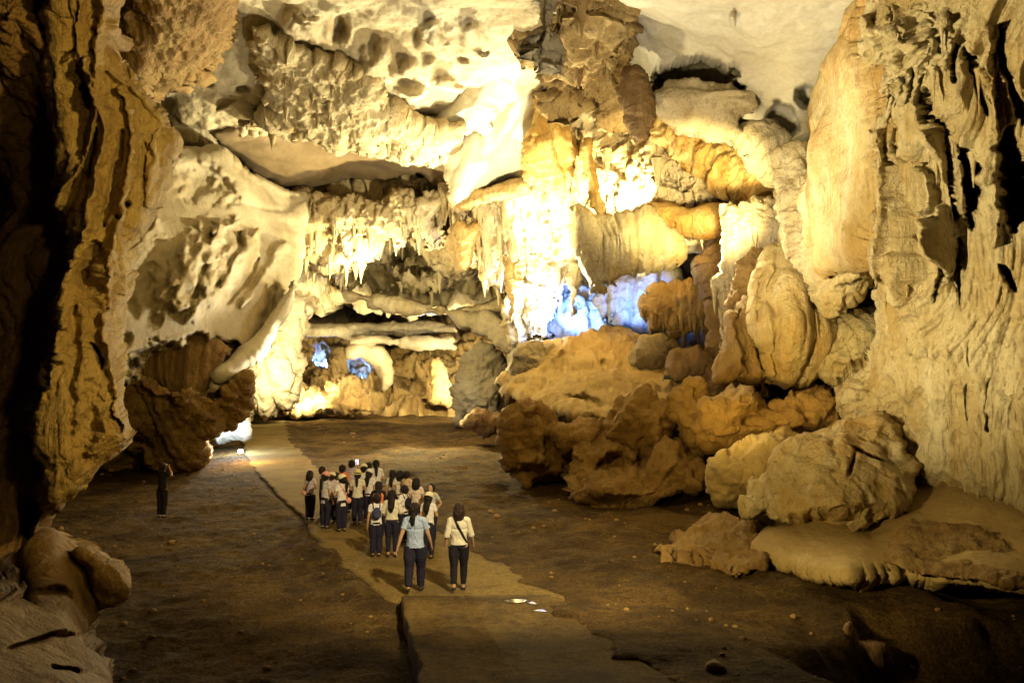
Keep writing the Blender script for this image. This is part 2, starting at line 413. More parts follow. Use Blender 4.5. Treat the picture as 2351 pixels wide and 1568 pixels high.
def slab(name, poly, ctrl, mat, style='rough', A=1.0, R=1.5, g=4.0, jag=5.0, drip=0.0, pits=(), thick=4.0, seed=1, cones=None, lines=(),
         label=None, cat=None, group=None, extra=None):
    """a rock mass with a traced outline, its own distance, relief and thickness"""
    rs = np.random.RandomState(seed)
    pl = np.array(poly, float)
    # subdivide and roughen the outline
    out = []
    L_ = 0.0
    for a, b in zip(pl, np.roll(pl, -1, 0)):
        n = max(1, int(np.hypot(*(b - a)) / (g * 1.6)))
        for k in range(n):
            out.append([*(a + (b - a) * k / n), *((b - a) / max(1e-6, np.hypot(*(b - a))))])
    out = np.array(out)
    area = 0.5 * np.sum(pl[:, 0] * np.roll(pl[:, 1], -1) - np.roll(pl[:, 0], -1) * pl[:, 1])
    sgn = 1 if area > 0 else -1
    nrm = np.stack([out[:, 3], -out[:, 2]], -1) * sgn
    q = np.stack([out[:, 0], out[:, 1], np.zeros(len(out))], -1)
    n1 = fbm(q / 38.0, seed + 50, 4, 0.6)
    pts = out[:, :2] + nrm * (n1 * jag)[:, None]
    if drip:
        spike = np.maximum(0, fbm(q * np.array([1, .3, 1]) / 16.0, seed + 77, 3, 0.6, ridge=True)) ** 1.5
        dn = np.clip(nrm[:, 1], 0, 1)
        pts[:, 1] += drip * spike * dn
    x0, y0 = pts.min(0) - g; x1, y1 = pts.max(0) + g
    nx, ny = int((x1 - x0) / g) + 2, int((y1 - y0) / g) + 2
    X, Y = np.meshgrid(x0 + g * np.arange(nx), y0 + g * np.arange(ny))
    X, Y = X.ravel(), Y.ravel()
    A0, B0 = pts, np.roll(pts, -1, 0)
    best = np.full(len(X), 1e9); bx = np.zeros(len(X)); by = np.zeros(len(X)); ins = np.zeros(len(X), bool)
    for (ax, ay), (cx, cy) in zip(A0, B0):
        dx, dy = cx - ax, cy - ay
        t = np.clip(((X - ax) * dx + (Y - ay) * dy) / max(1e-9, dx * dx + dy * dy), 0, 1)
        qx, qy = ax + t * dx, ay + t * dy
        dd = (X - qx) ** 2 + (Y - qy) ** 2
        m = dd < best
        best = np.where(m, dd, best); bx = np.where(m, qx, bx); by = np.where(m, qy, by)
        if ay != cy:
            ins ^= ((ay > Y) != (cy > Y)) & (X < ax + (Y - ay) * dx / dy)
    sd = np.sqrt(best)
    snap = (~ins) & (sd < g * 1.05)
    keep = ins | snap
    px = np.where(snap, bx, X); py = np.where(snap, by, Y)
    sd = np.where(ins, sd, 0)
    idx = np.arange(nx * ny).reshape(ny, nx)
    q4 = np.stack([idx[1:, :-1].ravel(), idx[1:, 1:].ravel(), idx[:-1, 1:].ravel(), idx[:-1, :-1].ravel()], -1)
    q4 = q4[keep[q4].all(1)]
    used = np.unique(q4)
    remap = -np.ones(nx * ny, int); remap[used] = np.arange(len(used))
    q4 = remap[q4]; px, py, sd = px[used], py[used], sd[used]
    # depth from control points
    c = np.array(ctrl, float)
    if len(c) == 1: d = np.full(len(px), c[0, 2])
    else:
        S = 300.0
        K = np.hypot(c[:, None, 0] - c[None, :, 0], c[:, None, 1] - c[None, :, 1]) / S
        n = len(c)
        if n >= 4:
            Pm = np.stack([np.ones(n), c[:, 0] / S, c[:, 1] / S], -1)
            M = np.block([[K + 1e-3 * np.eye(n), Pm], [Pm.T, 1e-6 * np.eye(3)]])
            w = np.linalg.solve(M, np.r_[c[:, 2], 0, 0, 0])
        else:
            w = np.r_[np.linalg.lstsq(K + 1e-3 * np.eye(n), c[:, 2] - c[:, 2].mean(), rcond=None)[0], c[:, 2].mean(), 0, 0]
        d = w[n] + w[n + 1] * px / S + w[n + 2] * py / S
        for k in range(n): d = d + w[k] * np.hypot(px - c[k, 0], py - c[k, 1]) / S
        d = np.clip(d, c[:, 2].min() - 2.5, c[:, 2].max() + 2.5)
    sm = sd * d / FPX
    rr = 1 - np.clip(sm / R, 0, 1)
    d = d + R * 0.9 * (1 - np.sqrt(np.maximum(0, 1 - rr * rr)))
    N = vnormals(P(px, py, d), q4)
    for pt in pits:
        cx, cy, rx, ry, ang, amt = pt[:6]
        hard = pt[6] if len(pt) > 6 else 0.0
        ca, sa = math.cos(math.radians(ang)), math.sin(math.radians(ang))
        ux = ((px - cx) * ca + (py - cy) * sa) / rx; uy = (-(px - cx) * sa + (py - cy) * ca) / ry
        wob = 0.18 * fbm(np.stack([px / 22, py / 22, 0 * px], -1), seed + int(cx), 3)
        bend = 0.45 * fbm(np.stack([px / 60, py / 60, 0 * px + cx], -1), seed + 7, 3)
        r = np.hypot(ux + bend * (0.5 if rx < ry else 0.15), uy + bend * (0.5 if ry < rx else 0.15)) + wob
        d = d + amt * (1 - sst(hard, 1.0, r))
    for pts_, lw, amt in lines:                # traced grooves (+) and ridges (-)
        nz = fbm(np.stack([px / 26, py / 26, 0 * px + lw], -1), seed + 5, 3) * lw * 0.55
        nz2 = fbm(np.stack([px / 26, py / 26, 0 * px + lw + 9], -1), seed + 6, 3) * lw * 0.55
        qx_, qy_ = px + nz, py + nz2
        bd = np.full(len(px), 1e9); al = np.zeros(len(px)); m_ = len(pts_) - 1
        for k_, ((ax, ay), (bx_, by_)) in enumerate(zip(pts_[:-1], pts_[1:])):
            dx, dy = bx_ - ax, by_ - ay
            t = np.clip(((qx_ - ax) * dx + (qy_ - ay) * dy) / (dx * dx + dy * dy), 0, 1)
            dd = (qx_ - ax - t * dx) ** 2 + (qy_ - ay - t * dy) ** 2
            al = np.where(dd < bd, (k_ + t) / m_, al); bd = np.minimum(bd, dd)
        wl = lw * (0.35 + 0.65 * np.sqrt(np.clip(1 - (2 * al - 1) ** 2, 0, 1)))
        prof = np.exp(-(bd / wl ** 2) ** (1.6 if amt > 0 else 1.0))
        d = d + amt * prof
    V = P(px, py, d)
    V = V + N * disp(style, V, seed * 13, A)[:, None]
    if extra is not None: V = extra(V, px, py)
    # skirt: rim pushed back so the mass has depth
    e = np.concatenate([q4[:, [0, 1]], q4[:, [1, 2]], q4[:, [2, 3]], q4[:, [3, 0]]])
    key = np.minimum(e[:, 0], e[:, 1]) * 10000000 + np.maximum(e[:, 0], e[:, 1])
    _, inv, cnt = np.unique(key, return_inverse=True, return_counts=True)
    be = e[cnt[inv] == 1]
    rim = np.unique(be)
    rm = -np.ones(len(V), int); rm[rim] = np.arange(len(rim))
    cen = V.mean(0)
    base = len(V); Vs = [V]; Fs = [q4]; prev = rim
    for k in range(1, 5):
        f = k / 4
        nv = V[rim].copy()
        back = (V[rim] - np.array([0, 0, CAMZ])) / V[rim][:, 1:2]
        nv += back * thick * f
        nv[:, 0] += (cen[0] - nv[:, 0]) * 0.12 * f * f
        nv[:, 2] += (cen[2] - nv[:, 2]) * 0.12 * f * f
        nv += (fbm(nv / 0.9, seed + 3, 3) * 0.12 * min(1.0, thick))[:, None]
        ids = base + np.arange(len(rim)); base += len(rim)
        Vs.append(nv)
        a, b = be[:, 0], be[:, 1]
        pa, pb = prev[rm[a]], prev[rm[b]]
        Fs.append(np.stack([pb, pa, ids[rm[a]], ids[rm[b]]], -1))
        prev = ids
    if cones:
        cnt_, clen, crad = cones
        NN = vnormals(V, q4)
        score = -NN[:, 2] + 0.45 * fbm(V / 1.8, seed + 91, 3)
        cand = np.where(score > 0.45)[0]
        if len(cand):
            for k in rs.choice(cand, min(cnt_, len(cand)), replace=False):
                L1 = clen * (0.18 + rs.rand() ** 3 * 1.3); r0 = crad * (0.6 + 0.8 * rs.rand()) * (0.7 + 0.5 * L1 / clen)
                rings = []
                for f_, rf in ((-.25, 1.25), (0, 1.0), (.35, .62), (.7, .34), (1.0, .06)):
                    ph = np.arange(7) * 2 * math.pi / 7
                    wob_ = 1 + .2 * rs.randn(7)
                    rings.append(np.stack([V[k, 0] + r0 * rf * wob_ * np.cos(ph), V[k, 1] + 0.05 + r0 * rf * wob_ * np.sin(ph), np.full(7, V[k, 2] - L1 * f_)], -1))
                Vs.append(np.concatenate(rings)); b_ = base; base += 35
                i0 = np.arange(4)[:, None] * 7; k0 = np.arange(7)[None]; k1 = (k0 + 1) % 7
                Fs.append(np.stack([(b_ + i0 + k0), (b_ + i0 + 7 + k0), (b_ + i0 + 7 + k1), (b_ + i0 + k1)], -1).reshape(-1, 4))
    o = link_mesh(name, np.concatenate(Vs), np.concatenate(Fs), mat)
    if label:
        tag(o, label, cat, group)
    else:
        o['kind'] = 'structure'
    recentre(o)
    return o


# ------------------------------------------------------------------ the cave: far shell
slab('cave_wall', [(-900, -700), (3200, -700), (3200, 1030), (-900, 1030)], [(0, 0, 100)], 'ochre_rock', 'rough', 3.0, 1, 14, 1, seed=2)

# far wall
slab('cave_wall', [(470, 640), (1260, 560), (1260, 975), (470, 985)],
     [(560, 700, 82), (1180, 700, 82), (560, 950, 76), (1180, 950, 72), (870, 800, 80)], 'ochre_rock', 'rough', 2.0, 2, 3.5, 4, seed=3,
     pits=[(742, 830, 26, 34, 0, 5, .6), (832, 862, 26, 40, -25, 5, .6), (860, 815, 60, 40, 20, -3, .2), (700, 780, 60, 30, 20, -2.5, .2),
           (1000, 870, 40, 50, 0, -2.5, .3), (945, 900, 40, 14, 0, 2.5, .4), (800, 735, 120, 22, 3, 4, .4)])
slab('rock_ledge', [(690, 745), (800, 748), (960, 738), (1045, 745), (1050, 762), (960, 770), (820, 775), (700, 768)],
     [(700, 760, 72), (1045, 755, 70), (870, 740, 74)], 'grey_rock', 'strata', 0.6, 0.8, 3, 3, seed=4, thick=5,
     label='long thin shelf of rock low on the far wall above the blue pockets', cat='rock ledge')
slab('rock_ledge', [(800, 770), (930, 775), (1040, 778), (1045, 800), (950, 800), (880, 790), (800, 792)],
     [(800, 780, 71), (1045, 785, 69)], 'grey_rock', 'strata', 0.5, 0.8, 3, 3, seed=5, thick=5,
     label='lower blunt shelf of rock right of the bright dome on the far wall', cat='rock ledge')
slab('rock_dome', [(795, 800), (830, 780), (880, 795), (900, 830), (900, 880), (880, 895), (860, 850), (830, 820), (800, 820)],
     [(800, 810, 72), (900, 880, 72), (860, 800, 71)], 'cream_rock', 'smooth', 0.5, 1.2, 3, 2, seed=6, thick=3,
     label='smooth bright domed rock arching over the right blue pocket of the far wall', cat='rock')
slab('stalagmite_mass', [(970, 935), (972, 880), (985, 830), (1010, 815), (1030, 840), (1040, 890), (1035, 935)],
     [(1000, 870, 69)], 'ochre_rock', 'flute', 0.8, 1.4, 3, 2, seed=7, thick=3,
     label='rounded fluted stalagmite lump standing at the foot of the far wall', cat='stalagmite')
slab('rock_pile', [(650, 948), (655, 900), (690, 885), (740, 895), (770, 870), (830, 890), (860, 948)],
     [(700, 900, 68), (860, 940, 66), (700, 948, 66)], 'ochre_rock', 'boulder', 1.2, 1.4, 3, 3, seed=8, thick=4,
     label='brightly lit jagged rock pile at the far end of the floor below the blue pockets', cat='rock pile')
slab('boulder', [(1055, 965), (1060, 900), (1075, 830), (1110, 800), (1150, 850), (1172, 900), (1172, 975)],
     [(1100, 880, 58)], 'grey_rock', 'rough', 1.0, 1.5, 3, 3, seed=9, thick=4,
     label='tall dark grey boulder at the far end between the lit recess and the rubble hillock', cat='boulder')

# middle arch with hanging deposits
slab('cave_ceiling', [(640, 450), (700, 445), (800, 428), (900, 408), (975, 402), (1045, 455), (1035, 520), (1060, 560), (1150, 590), (1210, 640),
      (1210, 720), (1120, 715), (1040, 712), (960, 700), (880, 690), (800, 678), (740, 690), (690, 690), (640, 700), (640, 600), (600, 500)],
     [(660, 440, 52), (900, 400, 50), (1045, 440, 50), (700, 600, 58), (900, 560, 57), (1100, 680, 66), (800, 680, 68), (1000, 700, 68)],
     'cream_rock', 'rough', 1.5, 2, 3.5, 6, 8, seed=11, thick=8, cones=(60, 1.2, .18),
     pits=[(880, 575, 105, 28, -12, 5, .5), (870, 630, 60, 48, 0, 7, .6), (950, 590, 60, 40, 20, 6, .5), (760, 560, 40, 50, 10, -2.5, .1), (990, 640, 70, 30, 0, -2, .1),
           (770, 640, 30, 30, 0, 4, .4)])
slab('rock_fringe', [(690, 462), (800, 452), (900, 440), (980, 440), (1030, 490), (1040, 560), (1000, 560), (940, 545), (900, 560), (830, 600),
      (780, 610), (740, 590), (700, 560), (680, 500)],
     [(700, 450, 49), (1000, 450, 47), (800, 590, 50), (1020, 550, 49)], 'cream_rock', 'rough', 1.4, 1.5, 3, 6, 14, seed=12, thick=4, cones=(110, 1.1, .17),
     label='sunlit looking frilled rock fringe hanging over the dark arch in mid cave', cat='rock formation')
slab('rock_ledge', [(790, 668), (900, 690), (1040, 705), (1170, 690), (1180, 712), (1100, 722), (1000, 722), (900, 705), (800, 690)],
     [(800, 680, 60), (1170, 700, 58)], 'cream_rock', 'strata', 0.8, 0.8, 3, 4, seed=13, thick=6,
     label='bright sloping shelf of rock running below the mid cave arch', cat='rock ledge')
slab('rock_block', [(1035, 720), (1110, 715), (1180, 740), (1230, 770), (1235, 800), (1170, 810), (1120, 770), (1060, 750)],
     [(1040, 730, 58), (1230, 790, 52)], 'grey_rock', 'smooth', 0.6, 1, 3, 3, seed=14, thick=5,
     label='smooth slanting grey slab of rock left of the white flood of light', cat='rock')

# blue hollow and its back wall
slab('cave_wall', [(1200, 540), (1780, 480), (1780, 860), (1200, 830)], [(1235, 560, 56), (1700, 500, 56), (1700, 800, 52), (1235, 800, 52)],
     'grey_rock', 'flute', 1.6, 1, 3.5, 2, seed=15, thick=3)
slab('flowstone_drapery', [(1372, 690), (1400, 660), (1440, 640), (1500, 610), (1530, 600), (1540, 640), (1500, 690), (1490, 735), (1460, 745), (1420, 720), (1385, 720)],
     [(1400, 680, 50), (1500, 680, 49)], 'grey_rock', 'flute', 1.3, .5, 3, 5, 14, seed=16, thick=3,
     label='fluted drapery bathed in blue light right of the hanging curtain', cat='flowstone')

# bright masses round the centre
slab('cave_wall', [(1020, 440), (1130, 418), (1230, 400), (1330, 440), (1350, 560), (1320, 640), (1290, 700), (1270, 770), (1190, 770), (1165, 700),
      (1150, 620), (1090, 600), (1035, 560)],
     [(1050, 450, 46), (1300, 440, 44), (1160, 640, 50), (1260, 760, 49), (1200, 550, 48)], 'cream_rock', 'flute', 1.5, 1.5, 3, 6, 16, seed=17, thick=4, cones=(150, 1.4, .19),
     pits=[(1172, 650, 14, 60, 0, 2.5, .3), (1060, 540, 14, 40, 0, 2, .3)])
slab('stalactite', [(1150, 585), (1200, 590), (1205, 660), (1190, 730), (1170, 730), (1158, 680)], [(1170, 650, 44)], 'ochre_rock', 'flute', 0.8, 0.9, 3, 4, 8,
     seed=18, thick=1.5, label='dark brown hanging stalactite left of the white flood of light', cat='stalactite')
slab('stalactite', [(1045, 525), (1095, 520), (1092, 560), (1075, 600), (1060, 610), (1048, 575)], [(1070, 560, 44)], 'ochre_rock', 'flute', 0.7, 0.9, 3, 4, 8,
     seed=19, thick=1.5, label='short brown stalactite cluster hanging beside the mid cave arch', cat='stalactite')
slab('flowstone_curtain', [(1285, 455), (1330, 462), (1400, 490), (1455, 482), (1510, 505), (1550, 550), (1560, 580), (1535, 605), (1480, 628), (1430, 640),
      (1395, 660), (1368, 676), (1345, 640), (1315, 590), (1290, 540)],
     [(1290, 470, 36), (1550, 570, 34), (1370, 660, 35.5), (1420, 540, 34)], 'column_rock', 'finef', 1.0, 1.1, 2.6, 4, 10, seed=20, thick=2, cones=None,
     label='broad fluted stone curtain hanging to a point above the blue hollow', cat='flowstone')
slab('rock_slope', [(1285, 235), (1340, 212), (1400, 262), (1450, 325), (1510, 272), (1560, 300), (1640, 345), (1720, 360), (1780, 405), (1808, 440),
      (1800, 500), (1740, 500), (1680, 482), (1665, 525), (1600, 530), (1540, 520), (1480, 490), (1430, 478), (1395, 525), (1350, 470), (1290, 445)],
     [(1300, 250, 39), (1500, 300, 37), (1790, 450, 34), (1500, 490, 38), (1350, 450, 41)], 'cream_rock', 'rough', 1.4, 1.6, 3, 6, 20, seed=21, thick=5, cones=(200, 1.0, .12),
     pits=[(1660, 400, 80, 12, 28, 1.2, .1), (1560, 420, 100, 14, 25, 1.0, .1), (1420, 380, 90, 12, 40, 1.0, .1)],
     label='blazing rough slope of rock running down right from the big hanging mass', cat='rock formation')
slab('rock_lip', [(1490, 470), (1580, 478), (1665, 485), (1675, 520), (1640, 535), (1560, 528), (1500, 505)], [(1500, 490, 35), (1670, 510, 33)], 'orange_rock',
     'smooth', 0.5, 0.9, 3, 3, seed=22, thick=3, label='smooth orange lip of rock under the blazing slope', cat='rock')
slab('cave_wall', [(1480, 500), (1560, 530), (1660, 540), (1680, 560), (1600, 580), (1540, 570)], [(1500, 520, 39), (1670, 560, 39)], 'pale_rock', 'smooth', 0.4, 1, 4, 3, seed=23)
slab('rock_mass', [(1500, 680), (1520, 650), (1565, 635), (1610, 625), (1680, 615), (1700, 660), (1680, 720), (1640, 750), (1590, 735), (1550, 748), (1515, 735), (1495, 712)],
     [(1500, 680, 39), (1680, 680, 36)], 'ochre_rock', 'flute', 1.2, 1.5, 3, 5, 12, seed=24, thick=4, cones=(90, .9, .12),
     label='shaggy ochre rock mass hanging right of the blue hollow', cat='rock formation')

slab('rock_band', [(1500, 272), (1560, 286), (1640, 336), (1720, 350), (1792, 398), (1815, 450), (1798, 492), (1745, 462), (1690, 440), (1620, 400), (1560, 350), (1510, 318)],
     [(1500, 280, 35.5), (1800, 450, 32), (1640, 370, 34)], 'orange_rock', 'rough', 0.7, 1.0, 3, 5, 6, seed=121, thick=2,
     label='orange band of rock along the upper edge of the blazing slope', cat='rock')
slab('rock_ledge', [(1048, 470), (1080, 446), (1140, 428), (1200, 408), (1220, 416), (1215, 436), (1150, 452), (1090, 470), (1056, 488)], [(1050, 475, 44), (1215, 420, 41)], 'ochre_rock', 'strata', 0.5, 0.7, 3, 3, 6,
     seed=122, thick=2, label='narrow brown ledge slanting under the white hot rock wall', cat='rock ledge')
slab('stalactite', [(1310, 600), (1345, 590), (1352, 640), (1330, 690), (1318, 730), (1305, 700), (1300, 640)], [(1325, 650, 46)], 'grey_rock', 'flute', 0.6, 0.8, 3, 4, 8,
     seed=123, thick=1.2, label='ragged dark stalactite hanging in front of the blue hollow', cat='stalactite')

# right-hand middle distance
slab('cave_wall', [(1640, 300), (2200, 250), (2200, 1010), (1600, 1010), (1600, 860), (1660, 830)], [(1700, 350, 36), (2100, 350, 30), (1650, 950, 32), (2100, 950, 28)],
     'brown_rock', 'rough', 1.2, 1, 5, 4, seed=25, pits=[(1880, 700, 150, 60, 0, 5, .5), (1890, 800, 40, 110, 0, 5, .5)])
slab('rock_pillar', [(1668, 470), (1735, 440), (1800, 470), (1815, 560), (1770, 570), (1720, 590), (1690, 640), (1672, 700), (1690, 770), (1665, 825), (1640, 805),
      (1652, 730), (1636, 655), (1664, 600)],
     [(1700, 480, 30), (1800, 520, 29), (1660, 700, 30)], 'cream_rock', 'flute', 1.0, 1.0, 3, 6, 12, seed=26, thick=3, cones=(80, .8, .09),
     label='brightly side lit narrow rock pillar left of the orange beehive mound', cat='rock pillar')
slab('flowstone_mound', [(1750, 700), (1758, 640), (1785, 595), (1815, 578), (1845, 608), (1872, 655), (1880, 725), (1870, 800), (1856, 856), (1800, 876), (1772, 800), (1752, 760)],
     [(1752, 700, 26), (1860, 850, 25.6), (1815, 600, 26.4), (1800, 740, 24.6)], 'honey_rock', 'finef', 0.9, 1.3, 2.4, 3, seed=27, thick=3,
     lines=[([(1800, 600), (1790, 700), (1800, 860)], 7, .35), ([(1835, 620), (1845, 720), (1835, 850)], 7, .35), ([(1775, 640), (1768, 740)], 6, .3)],
     label='tall pointed honey coloured flowstone cone beside the black cleft', cat='flowstone')
slab('flowstone_mound', [(1630, 868), (1640, 815), (1660, 780), (1668, 720), (1690, 690), (1722, 684), (1752, 706), (1762, 760), (1782, 820), (1810, 884), (1740, 888), (1680, 878)],
     [(1640, 860, 27), (1800, 870, 25.6), (1690, 700, 27.6), (1720, 790, 26)], 'umber_rock', 'finef', 1.1, 1.3, 2.6, 4, seed=127, thick=3,
     lines=[([(1700, 720), (1695, 780), (1710, 860)], 8, .5), ([(1745, 740), (1750, 800), (1765, 860)], 8, .5)],
     label='low dark brown fluted mound left of the pointed honey coloured cone', cat='flowstone')
slab('rock_mass', [(1672, 700), (1680, 640), (1700, 600), (1740, 585), (1790, 590), (1765, 640), (1756, 712), (1720, 700)], [(1700, 640, 28.5)], 'umber_rock', 'rough', 0.6, 1.0, 3, 4, 6, seed=128, thick=3,
     label='brown rock filling the corner above the low fluted mound', cat='rock formation')
slab('rock_mass', [(1790, 350), (1850, 330), (1900, 420), (1990, 480), (2020, 560), (2010, 660), (1945, 692), (1905, 714), (1872, 704), (1852, 630), (1815, 565), (1800, 470)],
     [(1800, 400, 25), (2000, 560, 21.5), (1890, 700, 23)], 'column_rock', 'flute', 0.8, 1.3, 3, 5, 4, seed=28, thick=3,
     pits=[(1945, 610, 50, 8, -10, .6, .1), (1960, 645, 45, 7, -15, .6, .1), (1930, 580, 45, 5, 5, .4, .1)],
     label='broken fluted rock block hanging above the black cleft on the right', cat='rock formation')
slab('cave_wall', [(1900, 735), (1925, 725), (2010, 728), (2010, 880), (1920, 890), (1893, 860)], [(1900, 740, 26), (2000, 860, 24)], 'column_rock', 'flute', 0.7, 1, 3, 4, seed=29, thick=2)
slab('flowstone_column', [(2060, -200), (1985, 0), (1930, 90), (1885, 150), (1858, 230), (1850, 320), (1858, 430), (1888, 520), (1905, 600), (1985, 600), (2060, 500)],
     [(2000, 0, 19), (1880, 250, 22), (1960, 400, 19.5), (1890, 520, 21.5)], 'honey_rock', 'finef', 1.1, 1.8, 2.6, 4, seed=30, thick=3,
     label='smooth rounded orange yellow column of flowstone left of the great fluted pillar', cat='flowstone')

# the great fluted pillar on the right
RP = [(2040, -300), (1990, 0), (1962, 60), (1960, 160), (1972, 250), (1990, 300), (2004, 420), (2012, 600), (2000, 730), (1992, 800), (1962, 860), (1915, 890),
      (1925, 930), (1955, 965), (2040, 1000), (2060, 1120), (2200, 1200), (2700, 1260), (2700, -300)]
slab('fluted_pillar', RP,
     [(2000, -250, 14.5), (2650, -250, 12), (1980, 200, 18), (2200, 250, 15.8), (2400, 250, 15.2), (2010, 600, 18), (2150, 650, 16.6), (2351, 650, 15.8),
      (1950, 900, 20), (2150, 950, 17.8), (2351, 900, 16.6), (2200, 1180, 17.4), (2500, 1200, 16)], 'column_rock', 'pillar', 1.0, 1.5, 2.6, 5, 0, seed=31, thick=4, cones=(160, .5, .045),
     pits=[(2085, 100, 160, 120, 0, -1.0, 0), (1960, 900, 40, 70, 10, -.5, 0), (2088, 320, 34, 62, 0, .7, .3), (2150, 560, 60, 120, 5, -.4, 0), (2060, 640, 34, 160, 3, -.35, 0)],
     lines=[([(1985, 235), (1992, 300), (2000, 380), (2002, 450), (2003, 575)], 9, 1.7), ([(2068, 200), (2066, 255), (2054, 285), (2053, 380)], 8, 1.1), ([(2163, 205), (2164, 275)], 8, 1.4),
            ([(2230, 100), (2240, 160), (2250, 200), (2263, 262)], 7, 1.0), ([(2210, 95), (2213, 200)], 5, .9), ([(2175, 232), (2184, 281), (2193, 332)], 5, .8),
            ([(2218, 335), (2242, 400), (2234, 460), (2228, 520)], 17, 1.6), ([(2184, 340), (2190, 457), (2187, 506)], 7, .9), ([(2321, 305), (2328, 420), (2327, 530)], 22, 2.3),
            ([(2304, 60), (2320, 160), (2340, 295)], 11, 1.5), ([(2187, 545), (2196, 620), (2204, 695)], 10, 1.1), ([(2093, 540), (2118, 600), (2128, 705)], 6, .6), ([(2298, 605), (2333, 665)], 7, 1.1),
            ([(2024, 150), (2028, 262)], 4, .5), ([(2046, 150), (2043, 250)], 4, .5), ([(2100, 170), (2104, 240)], 4, .5), ([(2124, 150), (2132, 235)], 4, .5), ([(2145, 170), (2150, 240)], 4, .5),
            ([(2030, 300), (2038, 420), (2045, 650)], 14, -.45), ([(2120, 380), (2128, 480), (2150, 620)], 14, -.45), ([(2208, 330), (2208, 480)], 9, -.5), ([(2165, 300), (2172, 420)], 10, -.4),
            ([(2270, 60), (2275, 200), (2290, 330)], 12, -.5), ([(2290, 420), (2285, 560)], 12, -.4), ([(2225, 880), (2228, 960)], 6, .2), ([(2277, 865), (2283, 985)], 8, .3),
            ([(1990, 250), (2014, 330), (2018, 520)], 6, -.4)],
     label='massive fluted cream rock pillar filling the right side of the cave', cat='rock pillar')
# ceilings
slab('cave_ceiling', [(180, -400), (1500, -400), (1460, 0), (1300, 180), (1235, 300), (1180, 300), (1120, 310), (1050, 305), (1030, 338), (965, 360), (930, 345), (850, 318),
      (760, 322), (680, 300), (600, 285), (505, 308), (425, 325), (380, 318), (330, 260), (250, 200), (180, 0)],
     [(200, -380, 19), (1450, -380, 19), (250, 0, 25), (1250, 0, 27), (330, 250, 38), (700, 300, 38), (1000, 350, 39), (1180, 260, 40), (750, 100, 31)],
     'ceiling_rock', 'ceiling', 0.85, 2, 3.2, 6, 10, seed=41, thick=6,
     pits=[(930, 150, 40, 26, 0, -1.2, 0), (985, 145, 26, 20, 0, -.8, 0), (860, 130, 50, 60, 70, -1.0, 0), (1000, 60, 60, 40, 60, -1.3, 0), (1080, 60, 50, 40, 40, -1.2, 0),
           (950, 210, 50, 26, 0, -1.4, 0), (1020, 190, 50, 30, 10, -1.2, 0), (900, 250, 60, 22, -5, -1.0, 0), (975, 262, 50, 20, 0, 1.2, .2), (870, 265, 40, 16, 0, .9, .2),
           (1060, 130, 22, 14, 0, .7, .2), (1100, 90, 26, 12, 20, .8, .2), (950, 75, 16, 40, 0, .8, .1), (690, 60, 60, 60, 0, -1.2, 0), (780, 50, 30, 50, 10, 1.2, .1),
           (560, 200, 26, 16, 0, 1, .2), (470, 190, 30, 14, 10, 1, .2), (385, 245, 22, 22, 0, 1.2, .2), (342, 218, 16, 14, 0, .8, .2), (520, 240, 40, 14, -20, .9, .2), (610, 250, 40, 14, -10, 1, .2)])
slab('rock_ridge', [(1135, 128), (1185, 130), (1200, 165), (1165, 215), (1130, 290), (1090, 305), (1030, 300), (985, 285), (1010, 240), (1060, 190), (1090, 140)],
     [(1140, 140, 34.5), (1010, 280, 36.5)], 'pale_rock', 'smooth', 0.5, 1.6, 3, 4, 4, seed=42, thick=4,
     label='pale slanting rock buttress on the ceiling left of the big hanging mass', cat='rock buttress')
slab('rock_ridge', [(1180, 190), (1235, 175), (1262, 250), (1262, 400), (1215, 412), (1130, 432), (1050, 450), (1030, 400), (1028, 352), (1060, 318), (1110, 300), (1150, 250)],
     [(1200, 200, 38), (1050, 440, 43), (1230, 400, 42), (1060, 330, 42)], 'pale_rock', 'smooth', 0.8, 1.6, 3, 4, 4, seed=43, thick=5,
     label='smooth white hot rock wall between the dark hollow and the orange column', cat='rock wall')
slab('rock_crust', [(575, 60), (625, 85), (700, 115), (790, 150), (860, 190), (875, 240), (940, 275), (1010, 290), (1060, 285), (1035, 335), (962, 366), (935, 350), (905, 335), (850, 318),
      (760, 322), (690, 288), (610, 280), (540, 284), (560, 285), (640, 250), (610, 190), (585, 130)],
     [(600, 80, 29), (860, 200, 33), (700, 300, 36), (1000, 340, 37.5)], 'cream_rock', 'rough', 0.65, 0.8, 3, 7, 12, seed=44, thick=2.5, cones=(50, .5, .10),
     label='crumbly ochre crust fringing the lower edge of the left ceiling', cat='rock crust')
slab('rock_drapery', [(235, -300), (545, -300), (530, 60), (505, 100), (450, 160), (405, 155), (350, 165), (320, 205), (285, 150)],
     [(250, -280, 16), (540, -280, 17), (300, 150, 25), (450, 150, 27)], 'umber_rock', 'flute', 0.7, 2, 3.2, 6, 12, seed=45, thick=3,
     label='brownish fluted drapery hanging from the ceiling beside the left column', cat='flowstone')
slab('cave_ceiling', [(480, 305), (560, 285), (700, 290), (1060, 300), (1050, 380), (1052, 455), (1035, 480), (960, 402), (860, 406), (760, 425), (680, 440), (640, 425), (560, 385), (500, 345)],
     [(500, 320, 40), (1050, 340, 42), (1045, 450, 48), (680, 435, 50), (860, 400, 50)], 'hollow_rock', 'plain', 0.5, 1, 3.6, 3, 2, seed=46, thick=5)
